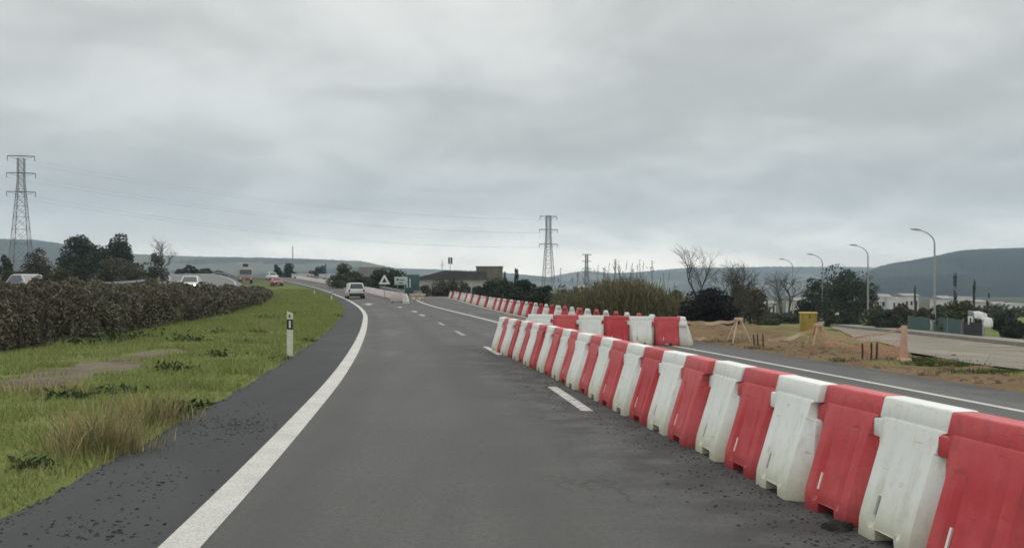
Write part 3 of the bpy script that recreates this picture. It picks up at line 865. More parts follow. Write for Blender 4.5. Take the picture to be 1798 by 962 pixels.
hedge('hedge', 'long dark hedge section running on to the grass crest', 46, 112, 8.0, 10.6, lambda y: 1.72+.0*y, 44000, .068, 37)

# asphalt crumbs
def crumbs(name, label, pts, s0, s1):
    g = rng; n = len(pts); s = s0+(s1-s0)*g.random(n)**2.5
    base = np.array([(-1, -1, 0), (1, -1, 0), (1, 1, 0), (-1, 1, 0), (-.6, -.5, 1), (.5, -.6, .9), (.6, .5, 1), (-.5, .6, .8)], float)
    V = base[None]*(.6+.6*g.random((n, 8, 3)))*s[:, None, None]*np.stack([.6+.8*g.random(n), .6+.8*g.random(n), .35+.6*g.random(n)], 1)[:, None, :]
    a = g.random(n)*6.28; c, q = np.cos(a), np.sin(a)
    Vx = V[..., 0]*c[:, None]-V[..., 1]*q[:, None]; Vy = V[..., 0]*q[:, None]+V[..., 1]*c[:, None]
    z = hgt(pts[:, 0], pts[:, 1])
    V = np.stack([Vx+pts[:, 0][:, None], Vy+pts[:, 1][:, None], V[..., 2]+z[:, None]-.001], 2).reshape(-1, 3)
    b = np.arange(n)[:, None]*8
    Fc = np.concatenate([b+np.array([f]) for f in ((4, 5, 6, 7), (0, 1, 5, 4), (1, 2, 6, 5), (2, 3, 7, 6), (3, 0, 4, 7))])
    return tag(fast_obj(name, V, Fc, M['crumb']), label, 'gravel', kind='stuff')
P_ = []
for (u, v, ru, rv, n) in ((420, 745, 60, 14, 420), (390, 752, 70, 30, 260), (330, 762, 35, 14, 60), (450, 715, 30, 22, 50), (250, 845, 90, 50, 240), (160, 930, 120, 25, 200), (210, 935, 14, 5, 22)):
    for _ in range(n):
        uu, vv = random.gauss(u, ru*.55), random.gauss(v, rv*.55)
        if vv > 560: P_.append(at(uu, vv)[:2])
P_ = np.array(P_); ok = (P_[:, 0] < XL(P_[:, 1])-.12) & (P_[:, 0] > XL(P_[:, 1])-SH+.05)
n = 900; y_ = 4.6*(40/4.6)**rng.random(n); x_ = XL(y_)-SH+.05+.05*np.abs(rng.normal(size=n))-.04
P_ = np.concatenate([P_[ok], np.stack([x_, y_], 1)]); ok = slice(None)
crumbs('shoulder_crumbs', 'dark asphalt crumbs scattered over the hard shoulder', P_[ok], .002, .015)
n = 3600; y = 4.0*(23/4.0)**rng.random(n); x = row1_x(y)-.24-np.abs(rng.normal(size=n))*.34*(.5+1.0*np.clip(vnoise(y, y*0, 2.0, 77)+.5, 0, 1.5))
crumbs('barrier_crumbs', 'dark asphalt crumbs scattered along the foot of the diagonal barrier row', np.stack([x, y], 1), .002, .013)
for (u, v, sx, sy, sz, lab) in ((1470, 930, .15, .07, .055, 'flat black asphalt slab lying before the diagonal row'), (1268, 797, .075, .04, .04, 'small black asphalt lump at the foot of a red barrier')):
    x, y, z = at(u, v); b = MB(); g = random.Random(3)
    nu_, nv_ = 16, 7
    for j_ in range(nv_+1):
        for i_ in range(nu_):
            a_ = 2*math.pi*i_/nu_; e_ = -.25+1.82*j_/nv_; c_ = max(.02, math.cos(e_))**.55
            k_ = 1+.16*math.sin(3*a_+e_*2)+.10*math.sin(5*a_+1)+g.uniform(-.07, .07)
            b.v.append((sx*.55*c_*k_*math.cos(a_), sy*.6*c_*k_*math.sin(a_), sz*max(-.08, math.sin(e_))*(1+g.uniform(-.12, .12))))
    for j_ in range(nv_):
        for i_ in range(nu_): b.f.append((j_*nu_+i_, j_*nu_+(i_+1) % nu_, (j_+1)*nu_+(i_+1) % nu_, (j_+1)*nu_+i_))
    o = b.build('asphalt_lump', M['crumb'], None, False); o.location = (x, y, z); o.rotation_euler = (0, 0, -.15); tag(o, lab, 'rubble')

# ------------------------------------------------------------------ pylons and cables
def pylon(name, label, x, y, z0, h, wb, wt, arm, heavy=1.0):
    r = thing(name, label, 'pylon', (x, y, z0), .25)
    b = MB(); t = .055*heavy
    def cor(z):
        k = min(1, z/(h*.80)); w = wb+(wt-wb)*k
        return [np.array((sx*w/2, sy*w/2, z)) for sx, sy in ((-1, -1), (1, -1), (1, 1), (-1, 1))]
    lv = [0]; 
    while lv[-1] < h*.97: lv.append(min(h, lv[-1]+max(1.1, (wb+(wt-wb)*min(1, lv[-1]/(h*.8)))*.95)))
    for q in range(4): b.tube([cor(z)[q] for z in lv], t*1.5, 4)
    for a, c in zip(lv[:-1], lv[1:]):
        A, Cc = cor(a), cor(c)
        for q in range(4):
            b.tube([A[q], Cc[(q+1) % 4]], t*.8, 3, False); b.tube([A[(q+1) % 4], Cc[q]], t*.8, 3, False)
            b.tube([Cc[q], Cc[(q+1) % 4]], t*.7, 3, False)
    b.build('lattice_mast', M['lattice'], r)
    for k, zf in enumerate((.995, .86, .71)):
        z = h*zf; a = MB(); aw = arm*(.94, 1., 1.)[k]
        for sx in (-1, 1):
            a.tube([(0, -wt/2, z), (sx*aw/2, 0, z)], t*1.3, 4); a.tube([(0, wt/2, z), (sx*aw/2, 0, z)], t*1.3, 4)
            a.tube([(sx*wt*.4, 0, z-.75*heavy**.5), (sx*aw/2, 0, z)], t*.8, 4)
        co = a.build('crossarm', M['lattice'], r)
        for sx in (-1, 1):
            i = MB(); i.tube([(sx*aw/2, 0, z), (sx*aw/2, 0, z-.9)], .07*heavy, 5); i.build('insulator', M['trim'], co)
    return r
PY = []
y = 170; x = ux(37, y); z0 = H(x, y)-.3; PY.append((x, y, z0, vz(273, y)-z0))
pylon('lattice_pylon', 'tall lattice pylon behind the hedge with three crossarms, nearest to the camera of the pylons', *PY[0], 3.9, 1.1, 4.9, .85)
y = 232; x = ux(963, y); z0 = H(x, y)-.3; PY.append((x, y, z0, vz(379, y)-z0))
pylon('lattice_pylon', 'lattice pylon rising behind the dark shrubs beside the slip road', *PY[1], 3.6, 1.1, 4.7, .95)
y = 520; x = ux(1030, y); z0 = H(x, y)-.3
pylon('lattice_pylon', 'small distant lattice pylon between the reeds and the larger pylon', x, y, z0, vz(446, y)-z0, 3.8, 1.3, 5.2, 1.7)
names_ = ['topmost', 'middle', 'lowest']
for k, zf in enumerate((.995, .86, .71)):
    for sgn, side in ((-1, 'camera side'), (1, 'far side')):
        p = np.array((PY[0][0]+sgn*2.3, PY[0][1]+sgn*.6, PY[0][2]+PY[0][3]*zf-.9)); q = np.array((PY[1][0]+sgn*2.2, PY[1][1]+sgn*.6, PY[1][2]+PY[1][3]*zf-.9))
        pts = []
        for t in np.linspace(0, 1, 30):
            v = p+(q-p)*t; v[2] -= 4*2.6*t*(1-t); pts.append(v)
        b = MB(); b.tube(pts, .009, 4)
        tag(b.build('power_cable', M['cable'], None, True), f'{names_[k]} pair power cable, {side} one, slung between the two larger pylons', 'cable', 'power cables between the pylons')

# ------------------------------------------------------------------ street lamps
def lamp_proto(label):
    r = thing('street_lamp', label, 'street lamp')
    b = MB(); b.tube([(0, 0, -.2), (0, 0, .6), (0, 0, 8.0)], [.13, .11, .075], 10); b.box(-.16, .16, -.16, .16, 0, .04); b.build('pole', M['lamp_pole'], r, True)
    pts = [(0, 0, 8.0)]
    for t in np.linspace(0, 1, 10)[1:]:
        a = t*R(72); pts.append((-1.75*(1-math.cos(a))*1.1, 0, 8.0+1.35*math.sin(a)))
    b = MB(); b.tube(pts, [.065-.025*i/9 for i in range(10)], 8); b.build('arm', M['lamp_pole'], r, True)
    ex, ez = pts[-1][0], pts[-1][2]
    h = MB(); h.prism([(ex+.1, ez-.05), (ex+.05, ez+.09), (ex-.35, ez+.16), (ex-.78, ez+.13), (ex-.82, ez+.08), (ex-.3, ez-.03)], 1, -.14, .14)
    h.build('lamp_head', mat('lamp_head_grey', (.30, .31, .30), rough=.5), r, False, bevel=.02)
    return r
lp = None
LAMPS = [(1641, 583, 405, 'street lamp closest to the green fence, tallest looking of the curved lamps'), (1524, 573, 434, 'curved street lamp standing before the big dark tree edge'),
         (1444, 568, 452, 'curved street lamp beside the yellow container'), (1392, 565, 461, 'thin distant curved street lamp among the bare trees')]
for k, (u, vb, vt, lab) in enumerate(LAMPS):
    # distance from the height seen: the lamp is 9.3 m tall
    D = 9.3*F/(vb-vt)
    x = ux(u, D); z = vz(vb, D)
    zz = min(z, H(x, D))
    if lp is None: lp = lamp_proto(lab); o = lp; o.location = (x, D, H(x, D)); o['group'] = 'curved street lamps along the service road'
    else: o = dup(lp, (x, D, H(x, D)), 0, lab, 'curved street lamps along the service road')
    o.rotation_euler = (0, 0, -.12)

# ------------------------------------------------------------------ vehicles
def car(label, x, y, rz, paintm, kind='hatch', lights=False, z=None):
    L, W, Hh = {'hatch': (4.1, 1.74, 1.46), 'suv': (4.5, 1.84, 1.66)}[kind]
    z = H(x, y) if z is None else z
    r = thing({'hatch': 'parked_car', 'suv': 'estate_car'}[kind] if False else 'car', label, 'car', (x, y, z), rz)
    hl = L/2; hw = W/2; bl = Hh*.60
    st = [(-hl, .84, .42, bl*.92), (-hl+.12, .95, .30, bl*1.0), (-hl+.6, 1., .22, bl), (hl-1.2, 1., .22, bl*.98), (hl-.5, .97, .22, bl*.86), (hl-.1, .90, .30, bl*.74), (hl, .80, .42, bl*.60)]
    b = MB()
    for (yy, k, z0, z1) in st:
        w = hw*k
        b.v += [(-w*.92, yy, z0), (-w, yy, z0+.16), (-w, yy, z0+(z1-z0)*.62), (-w*.93, yy, z1), (0, yy, z1+.03), (w*.93, yy, z1), (w, yy, z0+(z1-z0)*.62), (w, yy, z0+.16), (w*.92, yy, z0)]
    for i in range(len(st)-1):
        for j in range(9): b.f.append((i*9+j, i*9+(j+1) % 9, (i+1)*9+(j+1) % 9, (i+1)*9+j))
    b.f.append(tuple(range(9))[::-1]); b.f.append(tuple((len(st)-1)*9+j for j in range(9)))
    # cabin on the same body shell
    yr0, yr1 = (-hl+.10, hl-1.35); yt0, yt1 = (-hl+.38 if kind == 'suv' else -hl+.62, hl-2.1)
    wb_, wt_ = hw*.92, hw*.74; zb, zt = bl*.97, Hh
    i = len(b.v)
    b.v += [(-wb_, yr0, zb), (wb_, yr0, zb), (wb_, yr1, zb), (-wb_, yr1, zb), (-wt_, yt0, zt-.05), (wt_, yt0, zt-.05), (wt_, yt1, zt-.04), (-wt_, yt1, zt-.04), (-wt_*.8, yt0+.25, zt), (wt_*.8, yt0+.25, zt), (wt_*.8, yt1-.2, zt), (-wt_*.8, yt1-.2, zt)]
    for q in ((0, 1, 5, 4), (1, 2, 6, 5), (2, 3, 7, 6), (3, 0, 4, 7), (4, 5, 9, 8), (5, 6, 10, 9), (6, 7, 11, 10), (7, 4, 8, 11), (8, 9, 10, 11)): b.f.append(tuple(i+k for k in q))
    b.build('body', paintm, r, False, bevel=.03, segs=2)
    def pane(name, A, B_, Cc, D, inset, out):
        A, B_, Cc, D = map(np.array, (A, B_, Cc, D)); cen = (A+B_+Cc+D)/4; n = np.cross(B_-A, D-A); n /= np.linalg.norm(n)
        q = [p+(cen-p)*inset for p in (A, B_, Cc, D)]
        m_ = MB(); f_ = [tuple(p+n*out) for p in q]; k_ = [tuple(p-n*.01) for p in q]
        m_.v = f_+k_; m_.f = [(0, 1, 2, 3), (7, 6, 5, 4), (0, 4, 5, 1), (1, 5, 6, 2), (2, 6, 7, 3), (3, 7, 4, 0)]
        m_.build(name, M['glass'], r)
    v = b.v[i:]
    pane('rear_window', v[0], v[1], v[5], v[4], .16, .012); pane('windscreen', v[2], v[3], v[7], v[6], .12, .012)
    pane('side_window', v[1], v[2], v[6], v[5], .15, .012); pane('side_window', v[3], v[0], v[4], v[7], .15, .012)
    for sx in (-1, 1):
        for yy in (-hl+.8, hl-.85):
            t = MB(); xc = sx*(hw-.10)
            t.tube([(xc-.11, yy, .32), (xc-.09, yy, .32), (xc+.09, yy, .32), (xc+.11, yy, .32)], [.28, .32, .32, .28], 18); w_ = t.build('wheel', M['tyre'], r, True)
            t = MB(); t.tube([(xc+sx*.112, yy, .32), (xc+sx*.118, yy, .32)], [.2, .16], 14); t.build('rim', M['rim'], w_, True)
        MB().box(sx*(hw*.78)-.13, sx*(hw*.78)+.13, hl-.10, hl+.03, bl*.62, bl*.78).build('headlight', M['headlamp'] if lights else M['plate'], r, False, bevel=.02)
        MB().box(sx*(hw*.82)-.09, sx*(hw*.82)+.09, -hl-.015, -hl+.1, bl*.70, bl*.98).build('tail_light', M['redlamp'], r, False, bevel=.015)
        MB().box(sx*(hw+.09)-.09, sx*(hw+.09)+.09, hl-1.55, hl-1.4, bl*.98, bl*1.12).build('mirror', paintm, r, False, bevel=.03)
    MB().box(-hw*.86, hw*.86, -hl-.05, -hl+.05, .26, .56).build('rear_bumper', M['trim'], r, False, bevel=.03)
    MB().box(-hw*.80, hw*.80, hl-.06, hl+.04, .26, .50).build('front_bumper', M['trim'], r, False, bevel=.03)
    MB().box(-.26, .26, -hl-.02, -hl+.0, bl*.72, bl*.83).build('number_plate', M['plate'], r)
    MB().box(-.26, .26, hl+.04, hl+.055, .33, .44).build('number_plate', M['plate'], r)
    return r
yc = 97.5; x = ux(623, yc)
car('white estate car driving away on the bend with black rear bumper', x, yc, math.atan2(.26, 1), M['carwhite'], 'suv')
yc = 86.; x = ux(334, yc)
car('white car coming the other way with headlights lit', x, yc, math.pi+.22, M['carwhite'], 'hatch', True)
yc = 60.; x = ux(56, yc)
car('silver grey car half hidden behind the hedge below the tall pylon', x, yc, math.pi+.95, mat('car_silver', (.36, .38, .39), (.3, .32, .33), 1.5, .3, spec=.5), 'hatch')
yc = 158.; x = ux(486, yc)
car('small red car at the crest beyond the end of the hedge', x, yc, math.pi+.4, M['carred'], 'hatch')
yc = 196.; x = ux(478, yc)
car('distant white car behind the red one at the crest', x, yc, math.pi+.5, M['carwhite'], 'suv')
# lorry
yc = 158.; x = ux(431, yc); z = H(x, yc)
r = thing('lorry', 'white box lorry coming round the far bend, behind the lit car', 'lorry', (x, yc, z), math.pi+.3)
MB().box(-1.25, 1.25, -6.2, .1, 1.05, 3.6).build('cargo_box', M['dullrender'], r, False, bevel=.04)
MB().prism([(.25, .5), (2.0, .5), (2.05, 1.4), (1.75, 2.5), (.25, 2.55)], 0, -1.15, 1.15).build('cab', M['dullrender'], r, False, bevel=.05)
MB().box(-1.1, 1.1, 2.03, 2.09, .5, 1.0).build('front_bumper', mat('bumper_dull_red', (.22, .06, .055), (.3, .1, .09), 2, .5), r, False, bevel=.02)
MB().prism([(2.05, 1.5), (2.06, 1.5), (1.80, 2.36), (1.79, 2.36)], 0, -1.0, 1.0).build('windscreen', M['glass'], r)
MB().box(-.45, .45, .1, .25, 2.95, 3.35).build('roof_vent', M['dark'], r)
for sx in (-1, 1):
    MB().box(sx*.85-.15, sx*.85+.15, 2.0, 2.12, .72, .92).build('headlight', M['plate'], r)
    for yy in (1.2, -3.6, -4.8):
        t = MB(); t.tube([(sx*1.0-.14, yy, .5), (sx*1.0+.14, yy, .5)], .5, 16); t.build('wheel', M['tyre'], r, True)

# ------------------------------------------------------------------ guard rails
def rail(label, y0, y1, off, hgt_=.75):
    r = thing('guard_rail', label, 'guard rail')
    b = MB(); yy = np.arange(y0, y1, 2.0)
    ring = [(-.03, -.15), (.0, -.15), (.04, -.08), (.0, 0), (.04, .08), (.0, .15), (-.03, .15)]
    for y in yy:
        x = float(XL(y))+off; z = H(x, y)+hgt_-.15
        for (a, c) in ring: b.v.append((x+a, y, z+c))
    for i in range(len(yy)-1):
        for j in range(6): b.f.append((i*7+j, i*7+j+1, (i+1)*7+j+1, (i+1)*7+j))
    b.build('rail', M['pole'], r, True)
    for y in yy[::2][:90]:
        x = float(XL(y))+off-.08; z = H(x, y); MB().box(x-.05, x+.05, y-.03, y+.03, z-.2, z+hgt_-.02).build('rail_post', M['pole'], r)
    return r
rail('steel guard rail on the outer verge of the opposite carriageway', 84, 136, -26.2)
rail('steel guard rail beyond the oncoming lorry on the far bend', 150, 222, -11.6)
rail('steel guard rail behind the faded barriers round the bend', 88, 200, 7.0, .95)

# ------------------------------------------------------------------ gore clutter and signs
def sign_post(r, h, rad=.035): MB().tube([(0, .05, -.2), (0, .05, h)], rad, 8).build('post', M['pole'], r, True)
y = 98.; x = ux(675, y); z = H(x, y)
r = thing('warning_sign', 'white triangular warning sign with dark centre before the round tree', 'road sign', (x, y, z), 0)
zt = vz(483, y)-z; zb = vz(499, y)-z; hw = .62
sign_post(r, zt-.2)
MB().prism([(-hw, zb), (hw, zb), (hw*.1, zt), (-hw*.1, zt)], 1, -.02, .02).build('panel', M['signwhite'], r, False)
MB().prism([(-hw*.42, zb+.2), (hw*.42, zb+.2), (.0, zt-.28)], 1, -.026, -.0205).build('symbol', M['trim'], r)
y = 92.; x = ux(704, y); z = H(x, y)
r = thing('panel_sign', 'pale green rectangular road sign behind the gore', 'road sign', (x, y, z), 0)
zt = vz(486, y)-z; zb = vz(500, y)-z; hw = .66
for sx in (-.35, .35): MB().tube([(sx, .05, -.2), (sx, .05, zt-.05)], .035, 8).build('post', M['pole'], r, True)
MB().box(-hw, hw, -.02, .02, zb, zt).build('panel', M['signgreen'], r, False, bevel=.015)
MB().box(-.42, -.22, -.026, -.0205, zb+.42, zb+.62).build('symbol', M['trim'], r)
MB().box(-.1, .35, -.026, -.0205, zb+.45, zb+.53).build('symbol', M['trim'], r)
MB().box(-.2, .15, -.026, -.0205, zb+.15, zb+.23).build('symbol', M['trim'], r)
y = 95.; x = ux(722, y); z = H(x, y)
r = thing('direction_board', 'dark teal board with two white upright bars behind the gore', 'road sign', (x, y, z), 0)
zt = vz(482, y)-z
MB().box(-.75, .85, -.03, .03, zt-2.0, zt).build('board', M['teal'], r, False, bevel=.01)
for sx in (-.42, -.12): MB().box(sx-.05, sx+.05, -.038, -.0305, zt-1.35, zt-.45).build('white_bar', M['signwhite'], r)
for sx in (-.5, .6): MB().tube([(sx, .06, -.2), (sx, .06, zt-.1)], .05, 8).build('post', M['pole'], r, True)
# gore: white end board, cone and trestle
x, y, z = at(697, 531); 
r = thing('end_board', 'pinkish white blank end board closing the faded row at the gore', 'barrier board', (x, y, z), 0)
MB().box(-.58, .58, -.05, .05, .08, .92).build('panel', M['bfar'], r, False, bevel=.02)
for sx in (-.4, .4): MB().box(sx-.06, sx+.06, -.2, .2, 0, .08).build('foot', M['trim'], r)
x, y, z = at(713, 533)
first_then_dup(pW, uW, (x, y, z), R(88), 'white barrier end on at the gore, between the end board and trestle', 'barriers at the gore')
x, y, z = at(733, 531)
r = thing('trestle', 'orange and white striped trestle at the gore with a pale plank on top', 'trestle', (x, y, z), .1)
for sx in (-.5, .5):
    for sy in (-.25, .25): MB().tube([(sx, sy, 0), (sx*.9, 0, .75)], .03, 6).build('leg', M['tape'], r, True)
MB().box(-.75, .75, -.02, .02, .60, .80).build('board', M['tape'], r, False, bevel=.01)
MB().box(-.6, .6, -.32, -.28, .28, .46).build('board', M['orangemesh'], r, False, bevel=.01)
for sx in (-.45, .1): MB().box(sx, sx+.2, -.328, -.3205, .285, .455).build('stripe', M['signwhite'], r)

n = 1500; y_ = 15+30*rng.random(n); d_ = 1.7+np.abs(rng.normal(size=n))*2.2; x_ = XE(y_)+d_
M['crumb2'] = mat('soil_clods', (.14, .09, .052), (.09, .06, .038), 3, .95)
_c = M['crumb']; M['crumb'] = M['crumb2']
crumbs('soil_clods', 'brown clods and rubble scattered over the dug up strip', np.stack([x_, y_], 1), .012, .07)
M['crumb'] = _c
# ------------------------------------------------------------------ roadworks on the spoil side
def aframe(u, v, h, label, m):
    x, y, z = at(u, v)
    r = thing('tape_stand', label, 'tape stand', (x, y, z-.03), .2)
    for sx in (-1, 1):
        for sy in (-1, 1): MB().tube([(sx*.30, sy*.22, 0), (sx*.05, sy*.03, h)], .022, 6).build('leg', m, r, True)
    MB().box(-.2, .2, -.03, .03, h*.42, h*.52).build('crossbar', m, r)
    MB().box(-.12, .12, -.06, .06, h-.04, h+.05).build('head', m, r, False, bevel=.01)
    return r, (x, y, z)
_, sA = aframe(1297, 601, .72, 'straw orange A shaped stand beside the black bush holding up slack tape', M['tape'])
_, sB = aframe(1437, 607, .62, 'faded orange A shaped stand by the service road holding up drooping tape', M['orangemesh'])
x, y, z = at(1587, 634)
r = thing('orange_bollard', 'faded pinkish orange bollard wrapped in torn mesh at the asphalt edge', 'bollard', (x, y, z-.03), .1)
MB().box(-.14, .14, -.14, .14, 0, .10, .8).build('foot', M['orangemesh'], r, False, bevel=.015)
MB().tube([(0, 0, .1), (.0, 0, .5), (.015, 0, .82)], [.085, .07, .06], 10).build('tube', M['orangemesh'], r, True)
sC = (x, y, z)
def tape(label, p, q, sag, w=.09, m=None):
    b = MB(); n = 16
    for i in range(n+1):
        t = i/n; v = np.array(p)+(np.array(q)-np.array(p))*t; v[2] -= 4*sag*t*(1-t)+.02*math.sin(t*17)
        tw = .25*math.sin(t*9); b.v += [(v[0], v[1]+w*.5*tw, v[2]-w/2), (v[0], v[1]-w*.5*tw, v[2]+w/2)]
    for i in range(n): b.f.append((2*i, 2*i+2, 2*i+3, 2*i+1))
    o = b.build('warning_tape', m or M['tape'], None, True); tag(o, label, 'tape', 'slack warning tapes'); return o
e0 = at(1207, 602)
tape('upper pale tape from the crosswise row to the straw A stand', (e0[0], e0[1]+.3, e0[2]+.62), (sA[0], sA[1], sA[2]+.66), .06)
tape('lower pale tape lying slack near the crosswise row', (e0[0], e0[1]+.3, e0[2]+.20), (sA[0]-.75, sA[1], sA[2]+.12), .05)
pB = at(1348, 603)
tape('drooping straw tape rising to the faded orange stand', (pB[0], pB[1], pB[2]+.12), (sB[0], sB[1], sB[2]+.56), .12, .11)
tape('pinkish tape running from the faded orange stand to the bollard, upper one', (sB[0], sB[1], sB[2]+.34), (sC[0], sC[1], sC[2]+.74), .16, .05, M['orangemesh'])
tape('thin pinkish tape close to the ground before the service road', (sB[0], sB[1], sB[2]+.16), (sC[0], sC[1], sC[2]+.30), .05, .05, M['orangemesh'])
mm, N_, L_ = nodes_of('torn_orange_mesh')
tr_ = N_.new('ShaderNodeBsdfTransparent'); mx = N_.new('ShaderNodeMixShader'); pr = N_['Principled BSDF']; pr.inputs['Base Color'].default_value = (.60, .30, .2, 1)
tc = N_.new('ShaderNodeTexCoord'); ch = N_.new('ShaderNodeTexNoise'); ch.inputs['Scale'].default_value = 26; ch.inputs['Detail'].default_value = 4
L_.new(tc.outputs['Object'], ch.inputs['Vector']); mr = N_.new('ShaderNodeMapRange'); mr.inputs['From Min'].default_value = .46; mr.inputs['From Max'].default_value = .56; mr.inputs['To Max'].default_value = .75
L_.new(ch.outputs['Fac'], mr.inputs['Value']); L_.new(mr.outputs['Result'], mx.inputs[0]); L_.new(tr_.outputs[0], mx.inputs[1]); L_.new(pr.outputs[0], mx.inputs[2]); L_.new(mx.outputs[0], N_['Material Output'].inputs['Surface'])
b = MB(); p = np.array((sB[0], sB[1]-.1, sB[2])); q = np.array((sC[0], sC[1]+.1, sC[2])); n = 24
for i in range(n+1):
    t = i/n; v = p+(q-p)*t; zz = H(v[0], v[1]); b.v += [(v[0], v[1]+.05*math.sin(t*14), zz+.02), (v[0], v[1]+.05*math.sin(t*11+1), zz+.40+.07*math.sin(t*6)+.1*t)]
for i in range(n): b.f.append((2*i, 2*i+2, 2*i+3, 2*i+1))
tag(b.build('safety_mesh', mm, None, True), 'torn orange safety mesh between the faded stand and the bollard', 'safety mesh')
for k, (u, v, h, lab) in enumerate(((1325, 606, .30, 'first of three short rusty stakes beside the straw stand, counted from it'), (1331, 606.5, .32, 'second of three short rusty stakes beside the straw stand, counted from it'), (1340, 607.5, .32, 'third of three short rusty stakes beside the straw stand, counted from it'),
                        (1514, 631, .36, 'rusty stake of the trio by the bollard, farthest from it'), (1529, 632, .39, 'black rusty stake in the middle of the trio by the bollard'), (1538, 632.5, .39, 'black rusty stake of the trio standing closest to the bollard'))):
    x, y, z = at(u, v); b = MB(); b.tube([(0, 0, -.1), (.008*(k-2), 0, h*.5), (.012*(k-3), 0, h)], [.021, .02, .02], 8)
    o = b.build('rebar_stake', M['rebar'], None, True); o.location = (x, y, z); tag(o, lab, 'stake', 'rusty stakes at the asphalt edge')
# yellow container
D = 62.; x = ux(1419, D); z = H(x, D); 
r = thing('yellow_container', 'yellow box container standing beyond the orange spoil', 'container', (x, D, z), -.2)
zt = vz(548, D)-z
MB().box(-.50, .50, -.45, .45, 0, zt-.1, 1.04).build('tank', M['yellow'], r, False, bevel=.02)
MB().box(-.57, .57, -.52, .50, zt-.1, zt).build('lid', mat('yellow_lid', (.62, .45, .12), (.5, .36, .1), 3, .6), r, False, bevel=.02)
for sx in (-.46, .46): MB().box(sx-.03, sx+.03, -.50, -.46, .05, zt-.15).build('corner_rib', M['yellow'], r)
MB().box(.02, .10, -.49, -.468, zt-.42, zt-.2).build('latch', M['trim'], r)
# ------------------------------------------------------------------ cane thicket
D = 46.; r = thing('cane_thicket', 'tall straw green cane thicket behind the crosswise barriers', 'reeds', (ux(1100, D), D, H(ux(1100, D), D)))
x0 = ux(1100, D); z0 = H(x0, D); n = 900; g = np.random.default_rng(12)
sx = g.normal(size=n)*1.45; sx = np.clip(sx, -3.6, 3.4); sy = g.uniform(-1.5, 3.5, n)
hh = (1.4+.75*np.exp(-((sx)/2.4)**2))*(.6+.5*g.random(n)); tall = g.random(n) < .045; hh[tall] = g.uniform(2.2, 3.15, tall.sum())*(1-.10*np.abs(sx[tall])/3.5)
st = MB(); Pl = []
for i in range(n):
    zz = H(x0+sx[i], D+sy[i])-z0; lx, ly = (g.normal()*.16, g.normal()*.16) if not tall[i] else (g.normal()*.05, g.normal()*.05)
    top = (sx[i]+lx*hh[i], sy[i]+ly*hh[i], zz+hh[i])
    st.tube([(sx[i], sy[i], zz-.1), (sx[i]+lx*.35*hh[i], sy[i]+ly*.35*hh[i], zz+.5*hh[i]), top], [.016, .013, .006], 3, False)
    if tall[i] or g.random() < .04:
        for q in np.linspace(.86, 1.0, 7): Pl.append((sx[i]+lx*hh[i]*q, sy[i]+ly*hh[i]*q, zz+hh[i]*q))
st.build('stems', M['canestem'], r)
nl = 15000; pk = np.where(tall, .25, 1.); k = g.choice(n, nl, p=pk/pk.sum()); t = g.random(nl)**.8*.98
P_ = np.stack([sx[k]+g.normal(size=nl)*.16, sy[k]+g.normal(size=nl)*.16, hh[k]*t*.93], 1)
P_[:, 2] += hgt(x0+P_[:, 0], D+P_[:, 1])-z0
a = np.stack([g.normal(size=nl)*.5, g.normal(size=nl)*.5, .7+.5*g.random(nl)], 1); a /= np.linalg.norm(a, axis=1)[:, None]
bq = np.cross(a, g.normal(size=(nl, 3))); bq /= np.linalg.norm(bq, axis=1)[:, None]
s = (.10+.16*g.random(nl))[:, None]
V = np.stack([P_-a*s, P_+bq*.02, P_+a*s, P_-bq*.02], 1).reshape(-1, 3)
fast_obj('leaves', V, np.arange(4*nl).reshape(nl, 4), M['cane'], r)
V, Fc = leaves_at(np.repeat(np.array(Pl), 3, 0)+g.normal(size=(3*len(Pl), 3))*.02, .045, .3, seed=3)
fast_obj('plumes', V, Fc, M['canestem'], r)

# ------------------------------------------------------------------ trees
T = tree
EV, PI_, OL, BB, GB, BK = M['evergreen'], M['pine'], M['olive'], M['brownbush'], M['greenbush'], M['bark']
T('evergreen_tree', 'broad dark evergreen with a pointed dome, bigger of the two behind the guard rail', 'tree', 150, 405, 150, 104, EV, BK, n=46, leaf=.30, per=150, z0f=.05, seed=1)
T('evergreen_tree', 'dark round topped evergreen joined to the bigger pointed one', 'tree', 211, 407, 156, 62, EV, BK, n=34, leaf=.30, per=150, z0f=.05, seed=2)
T('olive_bush', 'brownish olive bush spreading below the two evergreens', 'bush', 205, 442, 140, 96, OL, BK, n=34, leaf=.26, per=120, z0f=.0, seed=3)
T('brown_bush', 'brown leafless looking bush behind the half hidden silver car', 'bush', 66, 434, 128, 62, BB, BK, n=26, leaf=.22, per=90, z0f=.0, seed=4)
T('dark_shrub', 'dark shrub at the picture edge beside the tall pylon foot', 'bush', 6, 441, 118, 40, EV, BK, n=16, leaf=.2, per=90, z0f=.0, seed=5)
T('olive_bush', 'small olive bush under the edge of the pointed evergreen', 'bush', 108, 462, 120, 50, OL, BK, n=18, leaf=.2, per=90, z0f=.0, seed=6)
T('olive_bush', 'low brownish bush straight above the guard rail end', 'bush', 235, 462, 132, 60, OL, BK, n=18, leaf=.2, per=90, z0f=.0, seed=26)
T('brown_bush', 'greyish bush around the foot of the bare tree', 'bush', 272, 440, 150, 46, OL, BK, n=20, leaf=.2, per=70, z0f=.0, seed=7)
T('brown_bush', 'low brown bush at the camera end of the opposite verge', 'bush', 20, 470, 95, 60, BB, BK, n=18, leaf=.18, per=90, z0f=.0, seed=27)
bare_tree('bare_tree', 'thin bare tree with a lacy crown beyond the guard rail end', 284, 412, 150, M['twig'], 3, .5, 0, 6, trunk=.5, rad=.032)
